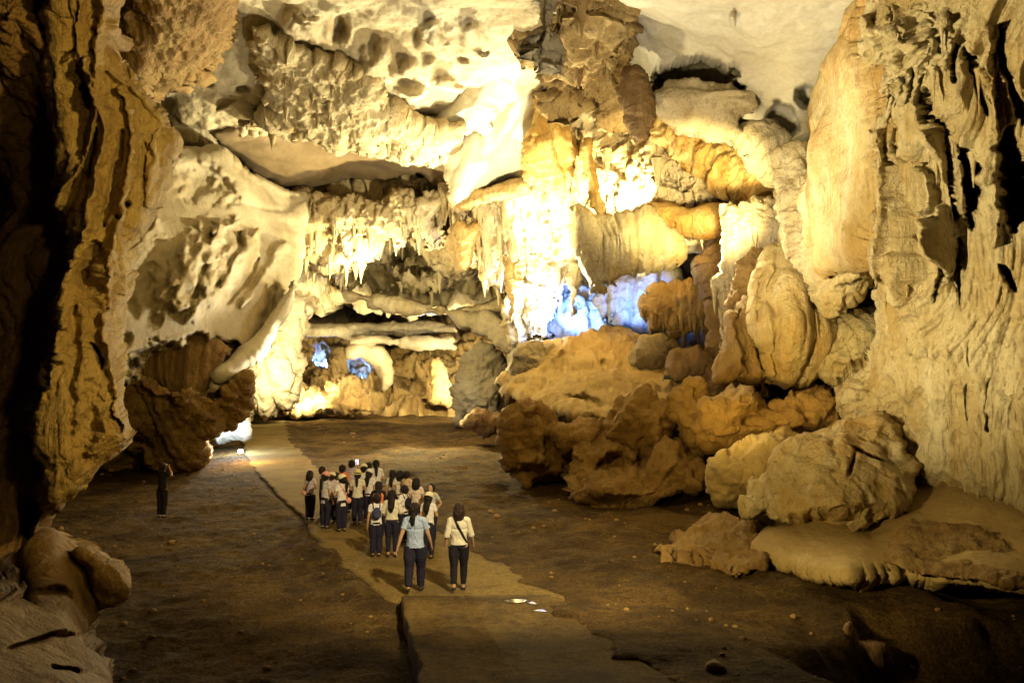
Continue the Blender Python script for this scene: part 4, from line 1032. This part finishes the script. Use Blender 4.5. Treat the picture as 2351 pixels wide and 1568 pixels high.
ARMS = {   # elbow, wrist for the right side (x mirrored for the left), unit height
    'down': ((.125, -.015, .640), (.140, .035, .500)),
    'swingf': ((.130, .020, .645), (.152, .090, .520)),
    'swingb': ((.132, -.045, .645), (.168, -.050, .505)),
    'front': ((.135, .015, .655), (.060, .120, .630)),
    'phone': ((.130, .060, .690), (.075, .130, .800)),
    'raised': ((.150, .070, .760), (.060, .110, .890)),
    'hips': ((.175, -.030, .665), (.110, .020, .575)),
    'strap': ((.130, .020, .670), (.085, .075, .740)),
}
SKIN = plain('skin', (0.46, 0.28, 0.17), 0.55)
DARKHAIR = plain('dark_hair', (0.016, 0.010, 0.010), 0.55, 0.3, fabric=30.0)
BROWNHAIR = plain('brown_hair', (0.032, 0.015, 0.012), 0.55, 0.3, fabric=30.0)
EYE = plain('eye_dark', (0.02, 0.015, 0.012), 0.2)
LIP = plain('lip', (0.35, 0.12, 0.10), 0.5)


def cloth(n, c, r=0.85): return plain(n, c, r, 0.2, fabric=9.0)


NAVY = cloth('navy_cloth', (0.018, 0.016, 0.035)); BLACK = cloth('black_cloth', (0.014, 0.012, 0.018))
WHITE = cloth('white_cloth', (0.74, 0.70, 0.70)); CREAM = cloth('cream_cloth', (0.66, 0.61, 0.50)); GREYW = cloth('greyish_cloth', (0.50, 0.48, 0.50))
PALEBLUE = cloth('pale_blue_cloth', (0.34, 0.42, 0.62)); ORANGE = cloth('orange_cloth', (0.70, 0.20, 0.07)); LILAC = cloth('lilac_cloth', (0.52, 0.44, 0.50))
PINK = cloth('pink_cloth', (0.68, 0.32, 0.26)); YELLOW = cloth('yellow_cloth', (0.62, 0.52, 0.08)); STRAW = cloth('straw', (0.70, 0.62, 0.28)); CAPW = cloth('cap_cloth', (0.76, 0.70, 0.52))
BLUEBAG = cloth('blue_bag_cloth', (0.05, 0.05, 0.13)); SHOE = plain('shoe_leather', (0.03, 0.022, 0.022), 0.45); PALESHOE = plain('pale_shoe', (0.5, 0.45, 0.4), 0.6)
SCREEN = plain('phone_screen', (0.7, 0.7, 0.9), 0.2, emit=(0.8, 0.82, 1.0), es=1.2)
PHONE = plain('phone_shell', (0.02, 0.02, 0.025), 0.3)


def hand(b, wrist, elbow, side, curl=0.5):
    d = np.array(wrist) - np.array(elbow); d /= np.linalg.norm(d)
    fwd = np.array([0, 1.0, 0]); fwd = fwd - d * fwd.dot(d)
    if np.linalg.norm(fwd) < .2: fwd = np.array([0, 0, -1.0]) - d * (-d[2])
    fwd /= np.linalg.norm(fwd)
    nrm = np.cross(d, fwd) * side                      # palm side
    pc = np.array(wrist) + d * .028
    R_ = np.stack([nrm, fwd, d], -1)
    b.ell(pc, (.0085, .024, .031), R_, 10, 7)
    for k, (off, ln) in enumerate(((.0175, .040), (.006, .046), (-.0055, .043), (-.0165, .034))):
        p0 = pc + fwd * off + d * .022
        d1 = d * math.cos(curl * .5) - nrm * math.sin(curl * .5) + fwd * off * 2.0
        d2 = d * math.cos(curl * 1.4) - nrm * math.sin(curl * 1.4)
        p1 = p0 + d1 * ln * .5; p2 = p1 + d2 * ln * .5
        b.limb([p0, p1, p2], [.0058, .0054, .0045], 7)
    t0 = pc + fwd * .018 - d * .010
    t1 = t0 + fwd * .016 + d * .014 - nrm * .006; t2 = t1 + fwd * .004 + d * .018 - nrm * .008
    b.limb([t0, t1, t2], [.0072, .0065, .0052], 7)


def person(px, foot, height, label, shirt, trousers, hair='short', arms=('down', 'down'), face=0.0, stride=0.0, group='pupils gathered on the path',
           extras=(), slim=1.0, child=True, hairmat=None, head_turn=0.0, top=None, sleeve=0.55, legs='trousers', skirt=False, hem=.50, lean=0.0):
    if top is not None:                       # only the head shows: find the foot from the head and the height
        s_ = (top - 890) / (CAMZ - height); foot = 890 + CAMZ * s_
    d = CAMZ * FPX / (foot - 890.0)
    gz = .03
    for _ in range(2):
        p0 = P(px, foot, d); d = d * (CAMZ - gz) / max(.1, CAMZ - p0[2])
    p0 = P(px, foot, d)
    root = bpy.data.objects.new('person', None); COL.objects.link(root)
    root.location = (p0[0], p0[1], gz); root.rotation_euler = (0, 0, math.radians(face))
    tag(root, label, 'person', group)
    H = height
    hr = 1.22 if child else 1.12
    vx = 0.0075 if foot > 1300 else 0.010
    w = slim
    lz = lean
    def T(p):                                  # lean the upper body a little
        p = np.array(p, float); k = max(0, p[2] - .5); p[1] += lz * k; return p
    hips = {s: np.array([s * .050 * w, 0, .515]) for s in (-1, 1)}
    kn = {s: np.array([s * .052 * w, .012 + s * stride * .10, .285]) for s in (-1, 1)}
    an = {s: np.array([s * .048 * w, -.01 + s * stride * .20, .045 + (.03 if stride * s < 0 else 0)]) for s in (-1, 1)}
    ft = {s: an[s] + np.array([s * .012, .075, -.028]) for s in (-1, 1)}
    sh = {s: T([s * .086 * w, 0, .806]) for s in (-1, 1)}
    el, wr = {}, {}
    for s, a in ((-1, arms[0]), (1, arms[1])):
        e, q = ARMS[a]
        el[s] = T([s * e[0] * w, e[1], e[2]]); wr[s] = T([s * q[0] * w, q[1], q[2]])
    hc = T([0, .012, 1.0 - .072 * hr])
    hrx, hry, hrz = .043 * hr, .053 * hr, .064 * hr
    ct, st = math.cos(math.radians(head_turn)), math.sin(math.radians(head_turn))
    RH = np.array([[ct, -st, 0], [st, ct, 0], [0, 0, 1]])
    def hp(v): return hc + RH @ (np.array(v) * hr)
    # body: one continuous surface
    b = Blob()
    b.ell(T([0, 0, .745]), (.080 * w, .050, .082)).ell(T([0, 0, .64]), (.062 * w, .044, .08)).ell([0, -.005, .545], (.068 * w, .048, .055))
    b.limb([T([0, 0, .80]), T([0, .006, .86]), hc - np.array([0, .01, .035])], [.036, .028, .028])
    b.ell(hc + np.array([0, 0, .008]), (hrx, hry, hrz * .92), RH, 18, 12)
    b.ell(hp([0, .012, -.030]), (hrx * .72, hry * .72, hrz * .55), RH)                         # jaw
    b.limb([hp([0, .050, .008]), hp([0, .060, -.012])], [.006, .009], 8)                        # nose
    for s in (-1, 1):
        b.ell(hp([s * .044, -.004, -.004]), (.006 * hr, .011 * hr, .016 * hr), RH, 8, 6)         # ears
        b.limb([T([s * .04 * w, 0, .825]), sh[s], lerp(sh[s], el[s], .5), el[s], lerp(el[s], wr[s], .35), wr[s]], [.034, .036 * w, .028 * w, .023, .0225, .0145])
        hand(b, wr[s], el[s], s, .9 if arms[0 if s < 0 else 1] in ('front', 'phone', 'raised', 'strap') else .45)
        b.limb([hips[s], lerp(hips[s], kn[s], .5), kn[s], lerp(kn[s], an[s], .3), an[s]], [.048 * w, .042 * w, .034, .034, .022])
        b.limb([an[s] + np.array([0, -.018, -.02]), ft[s]], [.021, .016], 10)
    b.build('body', SKIN, root, H, vx)
    # face details
    for s in (-1, 1):
        f = Blob().ell(hp([s * .017, .0475, .010]), (.0062, .004, .0036), RH, 8, 6)
        f.build('eye', EYE, root, H, .003, 0)
    f = Blob().ell(hp([0, .052, -.030]), (.013, .005, .0042), RH, 8, 6)
    f.build('mouth', LIP, root, H, .003, 0)
    # shirt
    c = Blob()
    c.ell(T([0, 0, .748]), (.099 * w, .066, .090)).ell(T([0, -.002, .65]), (.084 * w, .062, .10))
    c.limb([T([0, 0, .70]), T([0, 0, .60]), [0, -.004, hem]], [.090 * w, .084 * w, .097 * w], 18, .72, caps=False)
    c.limb([T([0, 0, .82]), T([0, .004, .852])], [.052, .040], 12)
    for s in (-1, 1):
        if sleeve <= 1:
            e1 = lerp(sh[s], el[s], sleeve if sleeve < 1 else .98)
            c.limb([lerp(sh[s], e1, .12), e1], [.038 * w, .037], 12, caps=False)
            c.ell(sh[s] + np.array([s * .002, 0, -.004]), (.040 * w, .042, .038)).limb([T([0, 0, .818]), sh[s]], [.046, .040], 12)
        else:
            c.limb([lerp(sh[s], el[s], .1), el[s], lerp(el[s], wr[s], sleeve - 1)], [.038 * w, .035, .030 if sleeve > 1.5 else .040], 12, caps=False)
            c.ell(sh[s] + np.array([s * .002, 0, -.004]), (.040 * w, .042, .038)).limb([T([0, 0, .818]), sh[s]], [.046, .040], 12)
    c.build('shirt', shirt, root, H, vx)
    # trousers
    c = Blob()
    c.ell([0, -.006, .53], (.091 * w, .067, .068))
    loose = 0.008 if legs == 'tight' else 0.017
    for s in (-1, 1):
        c.limb([hips[s], lerp(hips[s], kn[s], .5), kn[s], lerp(kn[s], an[s], .35), an[s] + np.array([0, 0, .012 if legs != 'tight' else .03])],
               [.064 * w, .050 * w + loose, .036 + loose, .036 + loose * .9, .024 + loose], 12, caps=False)
    c.build('trousers', trousers, root, H, vx)
    for s in (-1, 1):
        q = Blob().limb([an[s] + np.array([0, -.022, -.022]), ft[s] + np.array([0, .002, 0])], [.026, .021], 12, .8)
        q.build('shoe', SHOE, root, H, vx, 1)
    # hair
    hm = hairmat or DARKHAIR
    h = Blob()
    h.ell(hp([0, -.008, .010]), (hrx * 1.32, hry * 1.20, hrz * 1.06), RH, 18, 12)
    if hair == 'short': h.ell(hp([0, -.020, -.010]), (hrx * 1.02, hry * .85, hrz * .8), RH)
    elif hair == 'bob':
        h.ell(hp([0, -.022, -.024]), (hrx * 1.52, hry * 1.12, hrz * 1.0), RH)
        h.limb([hp([0, -.020, -.01]), hp([0, -.026, -.062])], [hrx * 1.50, hrx * 1.42], 14, .75)
    elif hair == 'ponytail':
        h.ell(hp([0, -.020, -.010]), (hrx * 1.03, hry * .85, hrz * .8), RH)
        h.limb([hp([0, -.052, .008]), hp([0, -.085, -.03]), hp([0, -.082, -.11]), hp([0, -.075, -.17])], [.022, .028, .026, .014], 10)
    elif hair == 'low_ponytail':
        h.ell(hp([0, -.020, -.012]), (hrx * 1.1, hry * .9, hrz * .9), RH)
        h.limb([hp([.004, -.045, -.03]), hp([.010, -.070, -.07]), hp([.016, -.072, -.135])], [.024, .028, .014], 10)
    elif hair == 'long':
        h.ell(hp([0, -.020, -.015]), (hrx * 1.25, hry * .98, hrz * .95), RH)
        h.limb([hp([0, -.028, -.02]), hp([0, -.066, -.08]), hp([0, -.080, -.14]), hp([0, -.076, -.185])], [.056, .052, .044, .024], 14, .6)
    # trim the face side: shift the cap of hair back a little
    hb = h.build('hair', hm, root, H, vx)
    mv = Vector(RH @ np.array([0, -.012 * hr * H, .004 * H]))
    hb.location = mv
    for ex in extras: ex(root, H, T, hp, hrx, hry, hrz, RH, w, vx, sh, wr, hb)
    return root


def e_cap(mat=CAPW):
    def f(root, H, T, hp, hrx, hry, hrz, RH, w, vx, sh, wr, hb):
        c = Blob().ell(hp([0, -.004, .040]), (hrx * 1.44, hry * 1.32, hrz * .80), RH, 18, 10)
        c.limb([hp([0, .030, .030]), hp([0, .075, .022]), hp([0, .098, .016])], [.040, .036, .022], 14, .14)
        c.build('cap', mat, root, H, .006, 1)
    return f


def e_hat(mat=STRAW):
    def f(root, H, T, hp, hrx, hry, hrz, RH, w, vx, sh, wr, hb):
        c = Blob().ell(hp([0, -.004, .050]), (hrx * 1.36, hry * 1.26, hrz * .78), RH, 18, 10)
        n = 28
        c.limb([hp([0, -.004, .026]), hp([0, -.004, .036])], [.112, .112], n, 1.0, caps=False)
        o = c.build('hat', mat, root, H, .006, 1)
        b = Blob().limb([hp([0, -.004, .038]), hp([0, -.004, .050])], [hrx * 1.46, hrx * 1.44], n, .95, caps=False)
        b.build('hat_band', cloth('hat_band_cloth', (.16, .10, .06)), o, H, .005, 0)
    return f


def e_backpack(mat=BLUEBAG):
    def f(root, H, T, hp, hrx, hry, hrz, RH, w, vx, sh, wr, hb):
        c = Blob().ell(T([0, -.098, .70]), (.072, .042, .100), None, 16, 10).ell(T([0, -.112, .665]), (.058, .040, .055))
        o = c.build('backpack', mat, root, H, .009)
        b = Blob()
        for s in (-1, 1):
            b.limb([T([s * .05, -.072, .78]), T([s * .060, -.02, .862]), T([s * .062, .055, .80]), T([s * .07, .045, .68]), T([s * .065, -.06, .64])], [.011] * 5, 8, .6)
        b.build('shoulder_strap', mat, o, H, .006, 0)
    return f


def e_sling(side=1, bag=None, strapmat=BLACK, bagside=1, bagmat=None):
    """a strap from one shoulder across the back to the other hip"""
    def f(root, H, T, hp, hrx, hry, hrz, RH, w, vx, sh, wr, hb):
        b = Blob()
        s = side
        pts = [T([-s * .055, .03, .852]), T([-s * .058, -.035, .845]), T([-s * .010, -.078, .76]), T([s * .045, -.078, .66]), T([s * .088, -.050, .57]), T([s * .105, .0, .545])]
        b.limb(pts, [.012] * 6, 8, .5)
        o = b.build('shoulder_strap', strapmat, root, H, .006, 0)
        if bagmat:
            c = Blob().ell(T([s * .110, -.045, .545]), (.052, .040, .052), None, 16, 10)
            c.build('shoulder_bag', bagmat, root, H, .009)
    return f


def e_vest(mat=ORANGE):
    def f(root, H, T, hp, hrx, hry, hrz, RH, w, vx, sh, wr, hb):
        c = Blob().ell(T([0, -.004, .75]), (.106 * w, .074, .082)).limb([T([0, 0, .76]), T([0, 0, .62])], [.098 * w, .095 * w], 18, .80, caps=False)
        c.build('vest', mat, root, H, .009)
    return f


def e_phone(glow=True):
    def f(root, H, T, hp, hrx, hry, hrz, RH, w, vx, sh, wr, hb):
        p = (np.array(wr[1]) + np.array([-.02, .035, .055]))
        V = []; a, bq, cq = .036, .006, .055
        for x in (-a, a):
            for y in (-bq, bq):
                for z in (-cq, cq): V.append((x, y, z))
        V = (np.array(V) + p) * H
        Fq = [(0, 1, 3, 2), (4, 6, 7, 5), (0, 4, 5, 1), (2, 3, 7, 6), (0, 2, 6, 4), (1, 5, 7, 3)]
        o = link_mesh('phone', V, np.array(Fq), PHONE, root, smooth=False)
        S = np.array([(-a * .9, -bq - .001, -cq * .92), (a * .9, -bq - .001, -cq * .92), (a * .9, -bq - .001, cq * .92), (-a * .9, -bq - .001, cq * .92)])
        link_mesh('screen', (S + p) * H, np.array([(0, 1, 2, 3)]), SCREEN if glow else PHONE, o, smooth=False)
    return f


def e_collar(mat=YELLOW):
    def f(root, H, T, hp, hrx, hry, hrz, RH, w, vx, sh, wr, hb):
        c = Blob().limb([T([-.06, .02, .835]), T([0, -.035, .845]), T([.06, .02, .835])], [.022, .022, .022], 10, .6)
        c.limb([T([-.05, .03, .83]), T([-.01, .07, .78])], [.020, .015], 10, .6).limb([T([.05, .03, .83]), T([.01, .07, .78])], [.020, .015], 10, .6)
        c.build('neckerchief', mat, root, H, .008)
    return f


g2 = 'grown ups walking behind the pupils'
# the two women in front
person(952, 1359, 1.60, 'woman in pale blue shirt and dark trousers walking up the path behind the group', PALEBLUE, NAVY, 'low_ponytail', ('swingb', 'swingf'), face=-4,
       stride=.45, group=g2, child=False, slim=1.12, sleeve=.62, head_turn=-12)
person(1053, 1357, 1.585, 'woman in a cream blouse with a dark strap slanting across her back', CREAM, BLACK, 'bob', ('down', 'swingf'), face=2, stride=.35, group=g2, child=False,
       slim=1.08, sleeve=1.12, hairmat=BROWNHAIR, extras=(e_sling(1),), legs='tight', hem=.53)
# front of the group
person(863, 1277, 1.36, 'pupil with a dark blue backpack in front of the orange vest', WHITE, NAVY, 'short', ('down', 'front'), face=14, extras=(e_backpack(),), head_turn=20)
person(899, 1277, 1.45, 'girl in cream blouse and tight trousers near the middle of the group', CREAM, NAVY, 'long', ('front', 'front'), face=4, legs='tight', slim=1.05, sleeve=1.2, hem=.55)
person(926, 1246, 1.36, 'dark haired boy in a white shirt turned to the left behind the blue shirted woman', WHITE, NAVY, 'short', ('front', 'down'), face=60, extras=(e_backpack(BLACK),), head_turn=20)
person(983, 1281, 1.40, 'capped long haired pupil in loose white shirt at the right end of the group', WHITE, NAVY, 'long', ('down', 'front'), face=-12, extras=(e_cap(),), hem=.47)
person(989, 1245, 1.40, 'boy facing the camera with a yellow neckerchief at the right end of the group', GREYW, NAVY, 'short', ('hips', 'down'), face=165, extras=(e_collar(),))
person(868, 1240, 1.42, 'girl with long hair wearing an orange vest over a dark jacket', BLACK, NAVY, 'long', ('front', 'down'), face=8, extras=(e_vest(),), sleeve=1.7)
person(955, 0, 1.44, 'pupil with a dark bob and pinkish white shirt behind the blue shirted woman', cloth('pinkish_cloth', (.66, .53, .46)), NAVY, 'bob', ('down', 'front'), face=-6, top=1098)
# left half of the group
person(711, 1194, 1.38, 'girl with a dark bob and pink shoulder bag at the left end of the group', LILAC, NAVY, 'bob', ('down', 'front'), face=-18, extras=(e_sling(-1, bagmat=PINK),))
person(746, 1213, 1.46, 'pupil in a long grey white shirt and small pink cap second from the left', GREYW, NAVY, 'ponytail', ('front', 'down'), face=-30, extras=(e_cap(PINK),), hem=.45)
person(740, 0, 1.46, 'reddish haired pupil with face turned right behind the pink capped one', WHITE, NAVY, 'short', ('down', 'down'), face=-70, top=1072, hairmat=BROWNHAIR)
person(761, 1200, 1.36, 'pupil in a cream cap and lilac shirt squeezed between taller ones', LILAC, NAVY, 'short', ('front', 'front'), face=0, extras=(e_cap(),), head_turn=-10)
person(773, 0, 1.34, 'small dark haired pupil standing behind the cream cap and lilac shirt', WHITE, NAVY, 'short', ('down', 'down'), face=10, top=1086)
person(785, 0, 1.48, 'boy in an orange red shirt with dark short hair', ORANGE, NAVY, 'short', ('down', 'front'), face=-8, top=1068)
person(784, 1220, 1.44, 'white capped pupil seen half from the side with a reddish bag strap', WHITE, NAVY, 'ponytail', ('front', 'strap'), face=38, extras=(e_cap(CAPW), e_sling(1, bagmat=PINK, strapmat=PINK)), head_turn=25, hem=.45)
person(807, 0, 1.55, 'tall pupil holding up a glowing phone at the back of the group', LILAC, NAVY, 'short', ('down', 'raised'), face=-12, top=1057, extras=(e_phone(),))
person(820, 1203, 1.43, 'pupil wearing a straw hat with a brown band', CREAM, NAVY, 'ponytail', ('front', 'front'), face=4, extras=(e_hat(),), slim=1.08)
person(834, 0, 1.46, 'pupil in a round pale cap behind the straw hat', WHITE, NAVY, 'short', ('down', 'down'), face=14, top=1068, extras=(e_cap(CAPW),))
person(845, 0, 1.50, 'dark haired pupil holding a dim phone behind the round pale cap', GREYW, NAVY, 'short', ('down', 'raised'), face=20, top=1063, extras=(e_phone(False),))
person(847, 1198, 1.43, 'girl in white cap with long dark hair beside the straw hat', WHITE, NAVY, 'long', ('front', 'down'), face=-20, extras=(e_cap(WHITE),))
person(862, 0, 1.60, 'tall girl with a long hanging ponytail at the back of the group', WHITE, NAVY, 'ponytail', ('front', 'front'), face=16, top=1057, sleeve=.7)
person(901, 0, 1.42, 'girl with long dark hair over white shirt in the right half of the group', WHITE, NAVY, 'long', ('down', 'down'), face=-6, top=1080)
person(917, 0, 1.42, 'dark haired pupil between two long haired girls in the right half', CREAM, NAVY, 'bob', ('front', 'down'), face=10, top=1081)
person(934, 0, 1.44, 'pupil in a tan and white shirt at the right rear of the group', cloth('tan_cloth', (.62, .46, .30)), NAVY, 'short', ('strap', 'down'), face=-30, top=1082)
# the man alone in the dark
person(371, 1188, 1.55, 'lone man in dark clothes lifting a camera in the shade on the left', BLACK, BLACK, 'short', ('raised', 'raised'), face=-20, group='man standing alone', child=False,
       sleeve=.7, extras=(e_phone(False),))

# ------------------------------------------------------------------ puddles and floodlight fittings
WATER = plain('puddle_water', (0.02, 0.018, 0.014), 0.06, 0.8)


def puddle(px, py, rx, ry, label, z0):
    d = (CAMZ - z0) * FPX / (py - 890.0)
    c = P(px, py, d)
    n = 40
    ph = np.linspace(0, 2 * math.pi, n, endpoint=False)
    rr = 1 + .16 * np.sin(2 * ph + px) + .10 * np.sin(3 * ph + 1 + px) + .05 * np.sin(7 * ph)
    V = [(c[0], c[1], z0)]
    for f, dz in ((.7, 0.0), (.92, -.0005), (1.0, -.006)):
        for k in range(n): V.append((c[0] + rx * f * rr[k] * math.cos(ph[k]), c[1] + ry * f * rr[k] * math.sin(ph[k]), z0 + dz))
    F = [(0, 1 + k, 1 + (k + 1) % n) for k in range(n)]
    for j in range(2):
        F += [(1 + j * n + k, 1 + (j + 1) * n + k, 1 + (j + 1) * n + (k + 1) % n, 1 + j * n + (k + 1) % n) for k in range(n)]
    o = link_mesh('puddle', [Vector(v) for v in V], F, WATER)
    tag(o, label, 'puddle', 'small puddles on the ramp'); recentre(o)


def fitting(px, py, d, aim, label, col=(1.0, 0.86, 0.6), es=60, s=.16, ground=True):
    """a squat floodlight: housing on a bracket, glowing glass"""
    root = bpy.data.objects.new('floodlight', None); COL.objects.link(root)
    p = P(px, py, d); q = P(*aim)
    root.location = Vector(p)
    v = Vector(q) - Vector(p)
    root.rotation_euler = (0, 0, math.atan2(v.y, v.x) - math.pi / 2)
    tag(root, label, 'floodlight', 'floodlights set among the rocks')
    tilt = math.atan2(v.z, math.hypot(v.x, v.y))
    ct, st = math.cos(tilt), math.sin(tilt)
    def rot(a): return np.stack([a[:, 0], a[:, 1] * ct - a[:, 2] * st, a[:, 1] * st + a[:, 2] * ct], -1)
    def box(x, y, z, cx=0, cy=0, cz=0, t=.8):
        V = np.array([(sx * x * (t if sy < 0 else 1), sy * y, sz * z * (t if sy < 0 else 1)) for sx in (-1, 1) for sy in (-1, 1) for sz in (-1, 1)], float)
        return V + np.array([cx, cy, cz])
    Fq = np.array([(0, 1, 3, 2), (4, 6, 7, 5), (0, 4, 5, 1), (2, 3, 7, 6), (0, 2, 6, 4), (1, 5, 7, 3)])
    link_mesh('housing', rot(box(s, s * .45, s * .75)), Fq, plain('lamp_housing', (.03, .03, .03), .4), root, smooth=False)
    link_mesh('lamp_glass', rot(box(s * .9, .006, s * .66, 0, s * .45 + .008, 0, 1)), Fq, plain('lamp_glass_%d' % int(col[2] * 100), col, .3, emit=col, es=es), root, smooth=False)
    for k in (-1, 1):
        link_mesh('bracket', box(.012, .03, s * .65, k * (s + .016), 0, -s * .55, 1), Fq, plain('lamp_housing', (.03, .03, .03), .4), root, smooth=False)
    return root


puddle(1186, 1369, .24, .12, 'largest and darkest of the three puddles on the ramp crest', .205)
puddle(1222, 1374, .08, .10, 'middle puddle on the ramp crest with a white glint', .206)
puddle(1241, 1391, .12, .08, 'rightmost and nearest puddle at the edge of the ramp crest', .210)
fitting(1233, 772, 43.2, (1200, 500, 44), 'floodlight glaring at the crest of the rubble hillock', es=260, s=.22)
fitting(1077, 886, 64, (1020, 820, 70), 'floodlight at the far end in front of the lit recess', es=150, s=.3)
fitting(806, 876, 69.5, (850, 800, 72), 'floodlight beside the right blue pocket of the far wall', es=120, s=.28)
fitting(552, 1036, 41.5, (640, 1100, 28), 'small bright floodlight standing on the left edge of the far floor', (1.0, 0.96, 0.86), es=160, s=.12)
fitting(1531, 866, 29.0, (1560, 820, 32), 'floodlight tucked between the boulders right of the hillock', es=60, s=.12)
